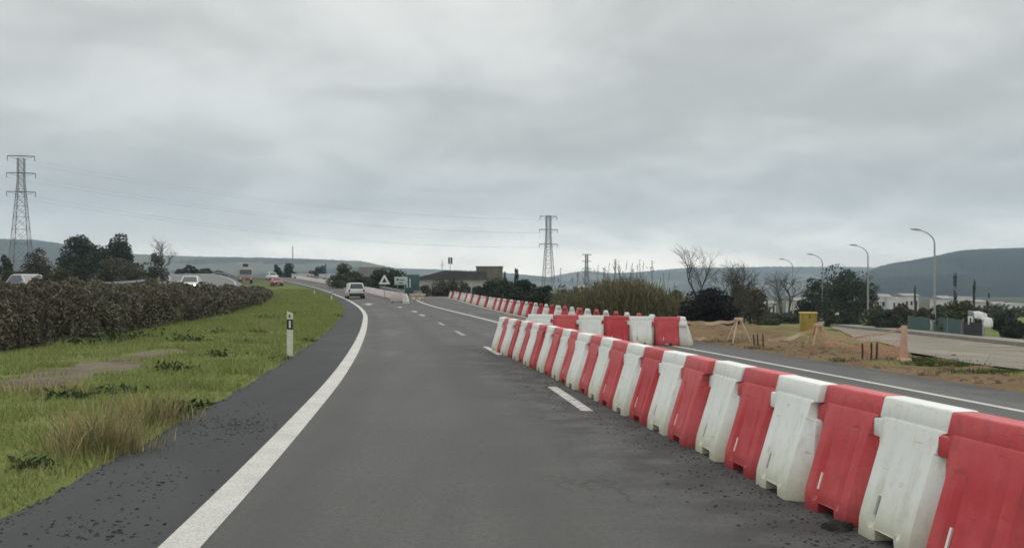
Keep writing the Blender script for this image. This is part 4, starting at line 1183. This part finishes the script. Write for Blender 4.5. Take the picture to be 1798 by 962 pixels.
for k, (u, vt, w) in enumerate(((318, 470, 26), (336, 464, 30), (358, 470, 30), (385, 476, 34))):
    T('dark_shrub', ['dark shrub beside the bare tree, first of four in line', 'tallest dark shrub of the four in line beyond the lit car', 'third dark shrub in line beyond the lit car', 'lowest dark shrub in line, next to the lorry'][k], 'bush', u, vt, 215+5*k, w, EV, BK, n=12, leaf=.3, per=60, z0f=.0, seed=40+k, group='shrubs beyond the opposite carriageway')
T('conifer_tree', 'slim broken topped conifer on the far ridge road', 'tree', 487, 459, 270, 22, PI_, BK, 'cone', 16, .35, 70, .05, 8)
T('conifer_tree', 'dark pointed conifer, broader of the pair beside the white van roof', 'tree', 507, 457, 270, 34, PI_, BK, 'cone', 24, .35, 90, .02, 9)
T('round_tree', 'bluish round tree behind the low white sheds', 'tree', 559, 461, 330, 32, PI_, BK, n=16, leaf=.4, per=80, z0f=.05, seed=10)
T('dark_shrub', 'small dark shrub in front of the low white sheds', 'bush', 543, 481, 230, 22, EV, BK, n=10, leaf=.25, per=60, z0f=0, seed=11)
T('round_tree', 'green rounded bush tree behind the white estate car', 'tree', 606, 462, 150, 72, GB, BK, n=36, leaf=.24, per=110, z0f=.0, seed=12)
T('round_tree', 'large dark rounded tree behind the triangular sign', 'tree', 680, 463, 130, 92, EV, BK, n=46, leaf=.24, per=130, z0f=.0, seed=13)
T('dark_shrub', 'dark shrub filling the gap between the rounded tree and the bend', 'bush', 640, 484, 128, 60, EV, BK, n=20, leaf=.2, per=100, z0f=.0, seed=14)
T('brown_bush', 'brown leafless bush in front of the long white building', 'bush', 778, 487, 128, 58, BB, BK, n=24, leaf=.17, per=70, z0f=.0, seed=15)
T('brown_bush', 'brown twiggy bush by the arched end of the long building', 'bush', 748, 494, 132, 34, BB, BK, n=16, leaf=.15, per=50, z0f=.0, seed=151)
T('brown_bush', 'tall brown bush hiding the middle wall of the long building', 'bush', 800, 484, 134, 40, BB, BK, n=20, leaf=.16, per=60, z0f=.0, seed=152)
T('brown_bush', 'small brown bush at the far end of the slip road barriers', 'bush', 812, 492, 120, 30, BB, BK, n=12, leaf=.15, per=60, z0f=.0, seed=16)
for k, (u, vt, y, w, m, lab) in enumerate(((862, 488, 92, 62, EV, 'dark green shrub against the stone building'), (892, 483, 84, 72, EV, 'dark green shrub below the slender cypress'), (925, 489, 78, 74, EV, 'dark green shrub beside the middle pylon'),
                                     (950, 496, 74, 62, EV, 'low dark shrub hiding the middle pylon foot'), (838, 500, 100, 34, OL, 'olive shrub at the far edge of the dark shrubs'), (878, 504, 78, 60, EV, 'low dark shrub directly behind the spaced white barriers'),
                                     (984, 514, 62, 40, GB, 'low green shrub between the middle pylon and the canes'))):
    T('dark_shrub', lab, 'bush', u, vt, y, w, m, BK, n=34, leaf=.13, per=140, z0f=.0, seed=60+k, group='shrubs along the slip road')
T('cypress_tree', 'slender dark cypress rising over the dark shrubs', 'tree', 907, 464, 150, 9, PI_, BK, 'col', 12, .2, 60, .05, 17)
T('cypress_tree', 'stubby dark cypress beside the stone building', 'tree', 886, 470, 160, 10, PI_, BK, 'col', 10, .2, 60, .05, 18)
T('cypress_tree', 'small cypress beside the little white house', 'tree', 1012, 494, 150, 6, PI_, BK, 'col', 8, .2, 50, .05, 19)
T('brown_bush', 'grey brown leafless thicket beside the middle pylon', 'bush', 998, 486, 105, 56, M['twig'], BK, n=22, leaf=.16, per=60, z0f=.0, seed=20)
T('olive_bush', 'olive scrub at the foot of the canes', 'bush', 1022, 520, 52, 60, OL, BK, n=20, leaf=.10, per=110, z0f=.0, seed=21)
T('olive_bush', 'olive scrub between the canes and the black bush', 'bush', 1180, 505, 50, 60, OL, BK, n=20, leaf=.10, per=110, z0f=.0, seed=22)
T('dark_bush', 'dense almost black bush behind the upper pale tape', 'bush', 1252, 502, 41, 124, mat('black_green_leaves', (.010, .012, .013), (.018, .020, .020), 1, .9, island=.5), BK, n=60, leaf=.065, per=300, z0f=.0, seed=70)
bare_tree('bare_tree', 'tall forked bare tree behind the black bush', 1226, 424, 66, M['twig'], 11, .42, -.03, 6)
bare_tree('bare_tree', 'wide many stemmed bare tree leaning beside the tall forked one', 1268, 452, 70, M['twig'], 23, .55, .22, 6, ntr=3)
bare_tree('bare_tree', 'pale grey bare tree between the curved lamps', 1378, 468, 125, M['twig'], 31, .6, 0, 6, ntr=2)
bare_tree('bare_tree', 'small distant bare tree behind the spoil', 1345, 478, 140, M['twig'], 35, .6, .05, 5)
T('brown_bush', 'brown green half bare tree behind the black bush', 'tree', 1316, 486, 88, 74, M['brownbush'], BK, n=30, leaf=.16, per=95, z0f=.2, seed=23)
T('evergreen_tree', 'big dark evergreen behind the second lamp from the green fence', 'tree', 1484, 464, 128, 128, EV, BK, n=46, leaf=.22, per=150, z0f=.12, seed=24)
T('evergreen_tree', 'smaller dark evergreen leaning against the big one', 'tree', 1432, 484, 132, 66, EV, BK, n=20, leaf=.22, per=120, z0f=.15, seed=25)
hb = [(1462, 541, 100, 40, OL), (1492, 536, 98, 50, EV), (1545, 534, 92, 66, OL), (1590, 530, 88, 60, BB), (1560, 540, 86, 60, EV), (1612, 534, 84, 44, OL), (1420, 545, 110, 46, BB), (1385, 548, 112, 46, OL), (1345, 552, 105, 50, GB)]
hl_ = ['olive bush by the yellow container lamp', 'dark bush below the big evergreen', 'grey olive bush behind the pavement midway between two lamps', 'brown bush behind the pavement before the white houses', 'dark low bush on the pavement edge below the brown one',
       'olive bush at the end of the green fence', 'brown bush behind the yellow container', 'olive scrub beyond the orange spoil', 'green scrub beyond the black bush']
for k, (u, vt, y, w, m) in enumerate(hb):
    T('verge_bush', hl_[k], 'bush', u, vt, y, w, m, BK, n=24, leaf=.15, per=110, z0f=.0, seed=80+k, group='bushes behind the service road')
T('round_tree', 'rounded green tree overhanging the green fence', 'tree', 1688, 527, 74, 84, GB, BK, n=44, leaf=.14, per=130, z0f=.12, seed=28)
T('verge_bush', 'dark bush behind the white sheets', 'bush', 1768, 538, 84, 60, EV, BK, n=26, leaf=.14, per=120, z0f=.0, seed=29)
T('verge_bush', 'pale green bush at the picture edge beyond the service road', 'bush', 1792, 560, 72, 40, GB, BK, n=20, leaf=.11, per=100, z0f=.0, seed=30)
T('verge_bush', 'dark leafy bush ending the dark fence', 'bush', 1778, 556, 66, 44, EV, BK, n=24, leaf=.11, per=110, z0f=.0, seed=131)
T('verge_bush', 'olive bush in the gap behind the grey road sign', 'bush', 1722, 545, 96, 50, OL, BK, n=18, leaf=.14, per=100, z0f=.0, seed=33)
for k, (u, vt, y, w, lab) in enumerate(((1607, 498, 170, 5, 'thin dark cypress before the white house row'), (1677, 480, 170, 8, 'tallest thin dark cypress, over the rounded green tree'), (1711, 493, 172, 6, 'thin dark cypress above the grey road sign'),
                                   (1735, 513, 180, 6, 'short thin cypress above the white sheets'), (1523, 473, 170, 6, 'thin cypress touching the big dark evergreen'))):
    T('cypress_tree', lab, 'tree', u, vt, y, w, PI_, BK, 'col', 12, .16, 60, .03, 100+k, group='thin cypresses among the houses')
T('verge_bush', 'dark scrub in front of the distant white houses', 'bush', 1640, 538, 150, 70, EV, BK, n=22, leaf=.2, per=80, z0f=.0, seed=34)
T('verge_bush', 'wide dark scrub below the long hill', 'bush', 1755, 532, 170, 90, EV, BK, n=26, leaf=.2, per=80, z0f=.0, seed=36)

fs = [(1552, 538, 165, 60, 'dark scrub row before the white houses, closest to the second lamp'), (1590, 540, 172, 54, 'dark scrub under the thin cypress by the white house row'), (1652, 532, 150, 50, 'dark scrub behind the person on the pavement'), (1702, 534, 160, 60, 'dark scrub under the tallest thin cypress'),
      (1740, 540, 150, 60, 'dark scrub just above the white sheets'), (1788, 540, 160, 60, 'dark scrub at the picture edge below the hill'), (1400, 540, 150, 60, 'dark scrub behind the yellow container'), (1350, 545, 145, 60, 'dark scrub behind the small distant bare tree')]
for k, (u, vt, y, w, lab) in enumerate(fs):
    T('verge_bush', lab, 'bush', u, vt, y, w, [EV, OL, GB][k % 3], BK, n=22, leaf=.2, per=80, z0f=.0, seed=160+k, group='scrub before the white houses')

# ------------------------------------------------------------------ buildings
def house(name, label, u0, u1, y, vt, vb, wallm, roofm, kind='flat', nwin=3, depth=7, vr=None, group=None):
    x0, x1 = ux(u0, y), ux(u1, y); zb = min(H(x0, y), H(x1, y))-.3 if vb is None else min(vz(vb, y), H((x0+x1)/2, y))-.5
    zt = vz(vt, y); w = x1-x0
    r = thing(name, label, 'building', ((x0+x1)/2, y, zb)); h = zt-zb
    MB().box(-w/2, w/2, 0, depth, 0, h).build('wall', wallm, r)
    if kind == 'flat':
        MB().box(-w/2-.12, w/2+.12, -.12, depth+.12, h, h+.18).build('roof', roofm, r)
    else:
        zr = vz(vr, y)-zb; e = .35
        rb = MB()
        if kind == 'arch':
            pr = [(-w/2-3.4, h-.9), (-w/2-1.6, h-.15), (-w/2+.2, h+.35), (-w/2+2.2, (h+zr)/2+.1), (-w/2+4.5, zr), (w/2+.3, zr-.25), (w/2+.3, h), (-w/2-.5, h), (-w/2-1.6, h-.35), (-w/2-3.3, h-1.05)]
            rb.prism(pr, 1, -.5, depth+.5)
        else: rb.prism([(-.0-e, h-.02), (depth+e, h-.02), (depth*.5, zr)], 0, -w/2-e, w/2+e)
        rb.build('roof', roofm, r)
    nfw = max(1, nwin)
    for k in range(nwin):
        cx = -w/2+(k+.5)*w/nwin; ww = min(.55, w/nwin*.22); zc = h*.55 if h < 4.5 else h-1.6
        f = MB().box(cx-ww-.06, cx+ww+.06, -.05, .01, zc-.62, zc+.62).build('window', M['render'], r)
        MB().box(cx-ww, cx+ww, -.065, -.052, zc-.55, zc+.55).build('pane', M['glass'], f)
    return r
house('long_building', 'long low white building under a dark arched roof beyond the slip road end', 733, 852, 150, 490, None, M['dullrender'], M['roof'], 'arch', 6, 9, 475)
house('stone_building', 'brown stone flat topped building behind the dark shrubs', 836, 882, 175, 469, None, M['stone'], M['stone'], 'flat', 0, 8)
house('dark_barn', 'dark pitched barn left standing between the bush tree and rounded tree'.replace('left ', ''), 628, 668, 165, 486, None, M['roof'], M['roof'], 'pitch', 0, 8, 468)
house('low_shed', 'low white shed on the ridge beside the dark shrub', 512, 542, 250, 482, None, M['render'], M['white'], 'flat', 2, 6)
house('low_shed', 'low white shed below the bluish round tree', 560, 604, 255, 482, None, M['render'], M['white'], 'flat', 2, 6)
house('small_house', 'little white house beside the small cypress', 1017, 1034, 155, 505, None, M['render'], M['roof2'], 'pitch', 1, 5, 500)
far_h = [(1536, 1566, 240, 521, 'pitch', 516), (1566, 1590, 236, 524, 'flat', 0), (1588, 1613, 244, 519, 'pitch', 515), (1655, 1672, 230, 524, 'pitch', 519), (1682, 1708, 232, 522, 'flat', 0), (1715, 1733, 200, 530, 'pitch', 526), (1752, 1772, 220, 536, 'pitch', 530),
         (1776, 1800, 226, 534, 'flat', 0), (1400, 1424, 170, 528, 'pitch', 523), (1424, 1440, 176, 524, 'flat', 0), (1340, 1362, 165, 532, 'pitch', 528), (1455, 1472, 165, 531, 'flat', 0)]
fl_ = ['white gabled house beside the big evergreen', 'white flat house in the middle of the row under the hill', 'white gabled house ending the row by the thin cypress', 'white gabled house over the end of the green fence', 'white flat house behind the tallest cypress',
       'white gabled house just above the white sheets', 'low white gabled house beyond the dark scrub', 'white flat house at the picture edge under the hill', 'white gabled house among the lamps and bare trees', 'white flat house beside the smaller evergreen', 'low house half hidden by the pale bare tree', 'white flat house under the big evergreen']
for k, (u0, u1, y, vt, kd, vr) in enumerate(far_h):
    house('white_house', fl_[k], u0, u1, y, vt, None, M['render'], M['roof2'] if kd == 'pitch' else M['render'], kd, 2 if u1-u0 < 22 else 3, 7, vr, 'white houses under the hill')
# antenna masts
y = 150.; x = ux(773, y); z = H(x, y); b = MB(); zt = vz(455, y)-z
r = thing('antenna_mast', 'thin roof antenna with a crossbar over the long white building', 'antenna', (x, y+4, z))
MB().tube([(0, 0, 0), (0, 0, zt)], .05, 6).build('pole', M['pole'], r); MB().tube([(-.4, 0, zt-.8), (.5, 0, zt-.8)], .04, 5).build('crossbar', M['pole'], r); MB().tube([(-.3, 0, zt-1.1), (.3, 0, zt-1.1)], .03, 5).build('crossbar', M['pole'], r)
x = ux(787, y); z = H(x, y)
r = thing('phone_mast', 'mast with two black upright panels over the long white building', 'antenna', (x, y+5, z)); zt = vz(452, y+5)-z
MB().tube([(0, 0, 0), (0, 0, zt)], .05, 6).build('pole', M['pole'], r)
for sx in (-.22, .22): MB().box(sx-.13, sx+.13, -.1, .1, zt-1.1, zt).build('panel', M['dark'], r, False, bevel=.02)
y = 300.; x = ux(514, y); z = H(x, y)
MBt = MB(); MBt.tube([(0, 0, -.3), (0, 0, vz(432, y)-z)], .14, 6); o = MBt.build('ridge_pole', M['pole'], None, True); o.location = (x, y, z); tag(o, 'thin tall pole standing over the dark pointed conifer', 'pole')
y = 240.; x = ux(572, y); z = H(x, y)
r = thing('blue_sign', 'blue upright panel beside the bluish round tree', 'sign', (x, y, z)); zt = vz(463, y)-z
MB().box(-.18, .18, -.05, .05, zt-2.4, zt).build('panel', M['blue'], r); MB().tube([(0, .1, -.2), (0, .1, zt)], .05, 6).build('post', M['pole'], r)

# ------------------------------------------------------------------ pavement life on the far side
x, y, z = at(1660, 592); 
p = [at(1617, 584), at(1665, 589), at(1722, 596)]
r = thing('green_fence', 'green mesh covered fence behind the pavement', 'fence')
def fence_run(parent, pts, h, off, m, pm, step=2.5):
    pts = [np.array((q[0], q[1]+off)) for q in pts]
    b = MB(); n = 0
    for a, c in zip(pts[:-1], pts[1:]):
        for t in np.linspace(0, 1, 13)[: 13]:
            v = a+(c-a)*t; zz = H(*v); b.v += [(v[0], v[1], zz+.05), (v[0], v[1], zz+h*(1+.03*math.sin(n*1.3)))]; n += 1
    for i in range(n-1): b.f.append((2*i, 2*i+2, 2*i+3, 2*i+1))
    o = b.build('mesh_screen', m, parent, False)
    md = o.modifiers.new('thick', 'SOLIDIFY'); md.thickness = .02
    for a, c in zip(pts[:-1], pts[1:]):
        L = np.linalg.norm(c-a); k = max(2, int(L/step))
        for t in np.linspace(0, 1, k):
            v = a+(c-a)*t; zz = H(*v); MB().tube([(v[0], v[1]-.05, zz-.2), (v[0], v[1]-.05, zz+h+.08)], .035, 6).build('fence_post', pm, parent, True)
fence_run(r, p, 1.40, 2.6, M['greenmesh'], M['pole'])
r = thing('dark_fence', 'dark screened fence beside the green one, below the white sheets', 'fence')
fence_run(r, [at(1722, 596), at(1762, 600)], 1.2, 2.8, mat('dark_screen', (.025, .027, .03), (.04, .042, .045), 1.2, .9), M['pole'])
def fence_y(u, pts, off):
    best = None
    for a, c in zip(pts[:-1], pts[1:]):
        for t in np.linspace(0, 1, 80):
            x_, y_ = a[0]+(c[0]-a[0])*t, a[1]+(c[1]-a[1])*t+off
            e_ = abs(899+F*x_/y_-u)
            if best is None or e_ < best[0]: best = (e_, y_)
    return best[1]
GF = [at(1617, 584), at(1665, 589), at(1722, 596)]; DF = [at(1722, 596), at(1762, 600)]
# road sign
y = fence_y(1704, GF, 2.6)-1.2; x = ux(1704, y)
r = thing('road_sign', 'grey backed road sign with a white panel on a thin post before the green fence', 'road sign', (x, y, H(x, y)), .05); zt = vz(545, y)-H(x, y)
MB().tube([(0, .04, -.2), (0, .04, zt)], .035, 8).build('post', M['pole'], r, True)
MB().box(-.20, .20, -.02, .02, zt-.38, zt).build('upper_panel', M['pole'], r, False, bevel=.01)
pn = MB().box(-.19, .19, -.02, .02, zt-1.05, zt-.42).build('lower_panel', M['signwhite'], r, False, bevel=.01)
MB().box(-.07, .05, -.026, -.0205, zt-.9, zt-.55).build('symbol', M['trim'], pn)
# white sheets
def sheet(label, u0, u1, v0, v1, y, slant):
    x0, x1 = ux(u0, y), ux(u1, y); z0, z1 = vz(v1, y), vz(v0, y); zg = H((x0+x1)/2, y)
    r = thing('white_sheet', label, 'sheet', ((x0+x1)/2, y, zg), .1); w = x1-x0
    b = MB(); n = 12
    for j in range(7):
        for i in range(n+1):
            s = i/n; t = j/6
            b.v.append(((s-.5)*w+slant*t*.2, .12*math.sin(s*9+t*2)+.25*t*t, z0-zg+(z1-z0)*t + slant*(.5-s)*.35 - .10*t*math.sin(s*math.pi)*-1))
    for j in range(6):
        for i in range(n): b.f.append((j*(n+1)+i, j*(n+1)+i+1, (j+1)*(n+1)+i+1, (j+1)*(n+1)+i))
    o = b.build('cloth', M['sheet'], r, True); md = o.modifiers.new('thick', 'SOLIDIFY'); md.thickness = .015
    for sx in (-.45, .45): MB().tube([(sx*w, .1, -.2), (sx*w, .2, z1-zg-.05)], .03, 6).build('support_post', M['pole'], r, True)
sheet('white sheet hung slantwise above the dark fence, upper of two', 1711, 1733, 549, 561, fence_y(1722, GF, 2.6)-.5, .5)
sheet('white square sheet hung over the dark fence, lower of two', 1728, 1744, 559, 575, fence_y(1736, DF, 2.8)-.6, .0)
# utility cabinet
x, y, z = at(1475, 571); y += 1.5; z = H(x, y)+.27
r = thing('utility_cabinet', 'small white utility cabinet on the pavement near the yellow container lamp', 'cabinet', (x, y, z))
MB().box(-.33, .33, -.2, .2, .1, 1.15).build('cabinet_body', M['white'], r, False, bevel=.02); MB().box(-.36, .36, -.23, .23, 1.15, 1.22).build('cabinet_lid', M['pole'], r); MB().box(-.36, .36, -.22, .22, -.1, .1).build('plinth', M['kerb'], r)
# pedestrian
def skin_mesh(name, pts, edges, m, parent, sub=2):
    me = bpy.data.meshes.new(name); me.from_pydata([p[:3] for p in pts], edges, []); o = bpy.data.objects.new(name, me); C.objects.link(o)
    md = o.modifiers.new('s', 'SKIN'); o.modifiers.new('u', 'SUBSURF').levels = sub; o.modifiers['u'].render_levels = sub
    for i, p in enumerate(pts):
        rr = p[3] if isinstance(p[3], tuple) else (p[3], p[3]); me.skin_vertices[0].data[i].radius = rr
    me.skin_vertices[0].data[0].use_root = True
    dg = bpy.context.evaluated_depsgraph_get(); me2 = bpy.data.meshes.new_from_object(o.evaluated_get(dg)); bpy.data.objects.remove(o)
    me2.materials.clear(); me2.materials.append(m)
    o = bpy.data.objects.new(name, me2); C.objects.link(o); o.parent = parent
    for p in me2.polygons: p.use_smooth = True
    return o
y = fence_y(1637, GF, 2.6)-1.1; x = ux(1637, y); z = H(x, y)+.27
r = thing('person', 'person in a dark jacket and pale trousers standing on the pavement by the green fence', 'person', (x, y, z), .4)
pts = [(0, 0, .92, .12), (0, 0, 1.1, .125), (0, 0, 1.32, .15), (0, 0, 1.44, .07), (0, -.01, 1.52, .06), (0, -.02, 1.62, .095), (0, -.01, 1.71, .075),
       (-.10, 0, .86, .085), (-.12, -.05, .48, .06), (-.12, .05, .09, .042), (-.13, -.09, .04, .035), (.10, 0, .86, .085), (.14, .03, .48, .06), (.15, .09, .09, .042), (.16, -.04, .04, .035),
       (-.19, 0, 1.38, .06), (-.25, .02, 1.12, .045), (-.22, -.14, .92, .036), (.19, 0, 1.38, .06), (.25, .02, 1.12, .045), (.23, -.1, .90, .036)]
eds = [(0, 1), (1, 2), (2, 3), (3, 4), (4, 5), (5, 6), (0, 7), (7, 8), (8, 9), (9, 10), (0, 11), (11, 12), (12, 13), (13, 14), (2, 15), (15, 16), (16, 17), (2, 18), (18, 19), (19, 20)]
skin_mesh('body', pts, eds, M['skin'], r)
j = [0, 1, 2, 3, 15, 16, 17, 18, 19, 20]
skin_mesh('jacket', [(*pts[0][:2], .84, .15), (0, 0, 1.1, .155), (0, 0, 1.32, .175), (0, 0, 1.46, .08), (-.20, 0, 1.38, .085), (-.26, .02, 1.12, .068), (-.225, -.12, .97, .055), (.20, 0, 1.38, .085), (.26, .02, 1.12, .068), (.235, -.08, .95, .055)],
          [(0, 1), (1, 2), (2, 3), (2, 4), (4, 5), (5, 6), (2, 7), (7, 8), (8, 9)], M['jacket'], r)
skin_mesh('trousers', [(0, 0, .92, .135), (-.10, 0, .84, .105), (-.12, -.05, .48, .08), (-.12, .05, .12, .07), (.10, 0, .84, .105), (.14, .03, .48, .08), (.15, .09, .12, .07)], [(0, 1), (1, 2), (2, 3), (0, 4), (4, 5), (5, 6)], M['trousers'], r)
skin_mesh('hair', [(0, .01, 1.68, .095), (0, .015, 1.735, .07), (0, .05, 1.62, .06)], [(0, 1), (0, 2)], M['hair'], r)

# ------------------------------------------------------------------ hills
def hill(name, prof, r0, r1, r2, seed, m, step=.5):
    """prof: list of (u, v) of the ridge; the ridge stands at distance r1"""
    us = np.arange(prof[0][0], prof[-1][0]+.1, 2.5); vv = np.interp(us, [p[0] for p in prof], [p[1] for p in prof])
    k = np.ones(9)/9; vv = np.convolve(np.pad(vv, 4, mode='edge'), k, 'valid')
    rr = np.concatenate([np.linspace(r0, r1, 26), np.linspace(r1, r2, 8)[1:]])
    X_ = ((us-899)/F)[:, None]*rr[None]; Y_ = np.repeat(rr[None], len(us), 0)
    top = (CAMZ+(512-vv)/F*r1)
    g = np.random.default_rng(seed)
    t = np.where(rr <= r1, smooth((rr-r0)/(r1-r0)*.98+.02)**.8, 1-.6*smooth((rr-r1)/(r2-r1)))
    Zh = -8 + (top[:, None]+8)*t[None]
    amp = (top[:, None]*.05)
    Zh += amp*vnoise(X_, Y_, 1/90., seed)*np.sin(np.pi*np.clip(t, 0, 1))[None]*2.2
    Zh += (g.random(Zh.shape)-.4)*(r1*.0011)*(t[None] > .25)
    n, q = X_.shape; idx = np.arange(n*q).reshape(n, q)
    V = np.stack([X_, Y_, Zh], 2).reshape(-1, 3); Fc = np.stack([idx[:-1, :-1], idx[1:, :-1], idx[1:, 1:], idx[:-1, 1:]], 2).reshape(-1, 4)
    o = fast_obj(name, V, Fc, m, None, True); tag(o, kind='structure'); return o
def hill_mat(name, wood, wood2, field, fs, amt):
    n = NB(name)
    c = n.mix(wood, wood2, n.rng(n.noise(.02, 6), .35, .65))
    v = n.N.new('ShaderNodeTexVoronoi'); v.inputs['Scale'].default_value = fs; v.inputs['Randomness'].default_value = .8
    n.L.new(n.scaled(n.pos, (1, .5, 1.5)), v.inputs['Vector'])
    fr = n.sep(v.outputs['Color'])[0]
    c = n.mix(c, field, n.rng(fr, 1-amt, 1-amt+.05, 0, .8))
    n.L.new(c, n.p.inputs['Base Color']); n.p.inputs['Roughness'].default_value = 1; n.p.inputs['Specular IOR Level'].default_value = 0
    return n.m
HW = hill_mat('wooded_hill', (.014, .022, .023), (.026, .035, .033), (.045, .052, .045), .004, .10)
HF = hill_mat('farmed_hill', (.036, .046, .046), (.06, .07, .058), (.14, .142, .105), .006, .42)
hill('wooded_hill', [(1440, 515), (1490, 500), (1535, 472), (1560, 465), (1600, 459), (1640, 452), (1680, 443), (1720, 440), (1798, 438), (1900, 434), (2100, 440), (2300, 470)], 1000, 2100, 2900, 1, HW)
hill('far_ridge', [(880, 500), (960, 488), (1000, 480), (1030, 476), (1070, 481), (1120, 479), (1180, 473), (1230, 471), (1290, 471), (1350, 469), (1450, 470), (1520, 470), (1620, 475), (1750, 490)], 2200, 3800, 4600, 2, HF)
hill('near_ridge', [(-420, 440), (-200, 425), (0, 423), (60, 424), (110, 431), (160, 440), (230, 449), (310, 452), (420, 454), (520, 456), (600, 459), (640, 461), (660, 466), (720, 478), (800, 492), (870, 512)], 1100, 2500, 3300, 3, HF)
hill('low_ridge', [(560, 490), (620, 478), (690, 472), (760, 474), (850, 477), (930, 484), (1010, 492), (1100, 505)], 2000, 3300, 4000, 5, HF)

# ------------------------------------------------------------------ air
hz = MB(); hz.box(-5200, 5200, -300, 4750, -40, 420); o = hz.build('haze', None); 
hm, N_, L_ = nodes_of('haze_air'); N_.remove(N_['Principled BSDF'])
pv_ = N_.new('ShaderNodeVolumePrincipled'); pv_.inputs['Color'].default_value = (.64, .79, .95, 1); pv_.inputs['Density'].default_value = .00020
pv_.inputs['Anisotropy'].default_value = .0
L_.new(pv_.outputs[0], N_['Material Output'].inputs['Volume']); o.data.materials.append(hm); tag(o, kind='stuff')

# ------------------------------------------------------------------ sky, sun, camera
W = bpy.data.worlds.new('World'); SC.world = W; W.use_nodes = True
N = W.node_tree.nodes; L = W.node_tree.links; bg = N['Background']
ELEV, ROT = R(48), R(25)
sky = N.new('ShaderNodeTexSky'); sky.sky_type = 'NISHITA'; sky.sun_disc = False; sky.sun_elevation = ELEV; sky.sun_rotation = ROT
tc = N.new('ShaderNodeTexCoord'); sp = N.new('ShaderNodeSeparateXYZ'); L.new(tc.outputs['Generated'], sp.inputs[0])
def wm(op, a, b=0., clamp=False):
    m = N.new('ShaderNodeMath'); m.operation = op; m.use_clamp = clamp
    for s, v in ((m.inputs[0], a), (m.inputs[1], b)):
        if isinstance(v, (int, float)): s.default_value = v
        else: L.new(v, s)
    return m.outputs[0]
def wr(v, a, b, c=0., d=1., sm=True):
    r = N.new('ShaderNodeMapRange'); r.interpolation_type = 'SMOOTHSTEP' if sm else 'LINEAR'
    L.new(v, r.inputs['Value'])
    for k, q in zip(('From Min', 'From Max', 'To Min', 'To Max'), (a, b, c, d)): r.inputs[k].default_value = q
    return r.outputs['Result']
zc = wm('MAXIMUM', sp.outputs[2], 0.0)
den = wm('ADD', zc, .24)
cx = wm('DIVIDE', sp.outputs[0], den); cy = wm('DIVIDE', sp.outputs[1], den)
cb = N.new('ShaderNodeCombineXYZ'); L.new(cx, cb.inputs[0]); L.new(cy, cb.inputs[1])
def wn(scale, det, rough=.55, off=0.):
    mp = N.new('ShaderNodeMapping'); mp.inputs['Location'].default_value = (off, off*.7, off*.3); L.new(cb.outputs[0], mp.inputs[0])
    n = N.new('ShaderNodeTexNoise'); n.inputs['Scale'].default_value = scale; n.inputs['Detail'].default_value = det; n.inputs['Roughness'].default_value = rough
    n.inputs['Distortion'].default_value = .4
    L.new(mp.outputs[0], n.inputs['Vector']); return n.outputs['Fac']
n1 = wn(1.0, 5, .46, 5.3); n2 = wn(3.0, 5, .48, 9.4)
cloud = wm('ADD', wm('MULTIPLY', n1, .6), wm('MULTIPLY', n2, .4))
lum = wr(cloud, .37, .63, .76, 1.20)
# brighter low band near the horizon, darker belt above it, brighter zenith of an overcast sky
band = wr(zc, .03, .115, 1.72, .93)
belt = wr(zc, .12, .23, .93, 1.0)
zen = wr(zc, .20, .95, 1.0, 2.3)
lum = wm('MULTIPLY', wm('MULTIPLY', lum, band), wm('MULTIPLY', belt, zen))
warm = wr(zc, .0, .10)
cm = N.new('ShaderNodeMix'); cm.data_type = 'RGBA'; L.new(warm, cm.inputs[0]); cm.inputs[6].default_value = (6.4, 5.95, 5.1, 1); cm.inputs[7].default_value = (5.22, 5.26, 5.02, 1)
sc_ = N.new('ShaderNodeVectorMath'); sc_.operation = 'SCALE'; L.new(cm.outputs[2], sc_.inputs[0]); L.new(lum, sc_.inputs['Scale'])
mxs = N.new('ShaderNodeMix'); mxs.data_type = 'RGBA'; mxs.inputs[0].default_value = .98
L.new(sky.outputs[0], mxs.inputs[6]); L.new(sc_.outputs[0], mxs.inputs[7]); L.new(mxs.outputs[2], bg.inputs['Color'])
bg.inputs['Strength'].default_value = .142
sun = bpy.data.lights.new('sun', 'SUN'); sun.energy = .8; sun.angle = R(40); sun.color = (1, .97, .93)
so = bpy.data.objects.new('sun', sun); C.objects.link(so)
az = ROT
from mathutils import Vector
dirv = Vector((math.sin(az)*math.cos(ELEV), math.cos(az)*math.cos(ELEV), math.sin(ELEV)))
so.rotation_euler = dirv.to_track_quat('Z', 'Y').to_euler(); so.location = (0, 0, 60)

cam = bpy.data.cameras.new('camera'); co = bpy.data.objects.new('camera', cam); C.objects.link(co)
cam.sensor_width = 36; cam.lens = 36*F/1798; cam.clip_start = .1; cam.clip_end = 12000
cam.shift_y = (512-481)/1798
co.location = (0, 0, CAMZ); co.rotation_euler = (R(90), 0, 0); SC.camera = co
vs = SC.view_settings; vs.view_transform = 'Standard'; vs.look = 'None'; vs.gamma = 1; vs.exposure = 0; vs.use_curve_mapping = False
SC.render.engine = 'CYCLES'; cy_ = SC.cycles
cy_.use_denoising = True; cy_.max_bounces = 6; cy_.diffuse_bounces = 3; cy_.transparent_max_bounces = 8; cy_.volume_bounces = 1
cy_.filter_width = 1.7
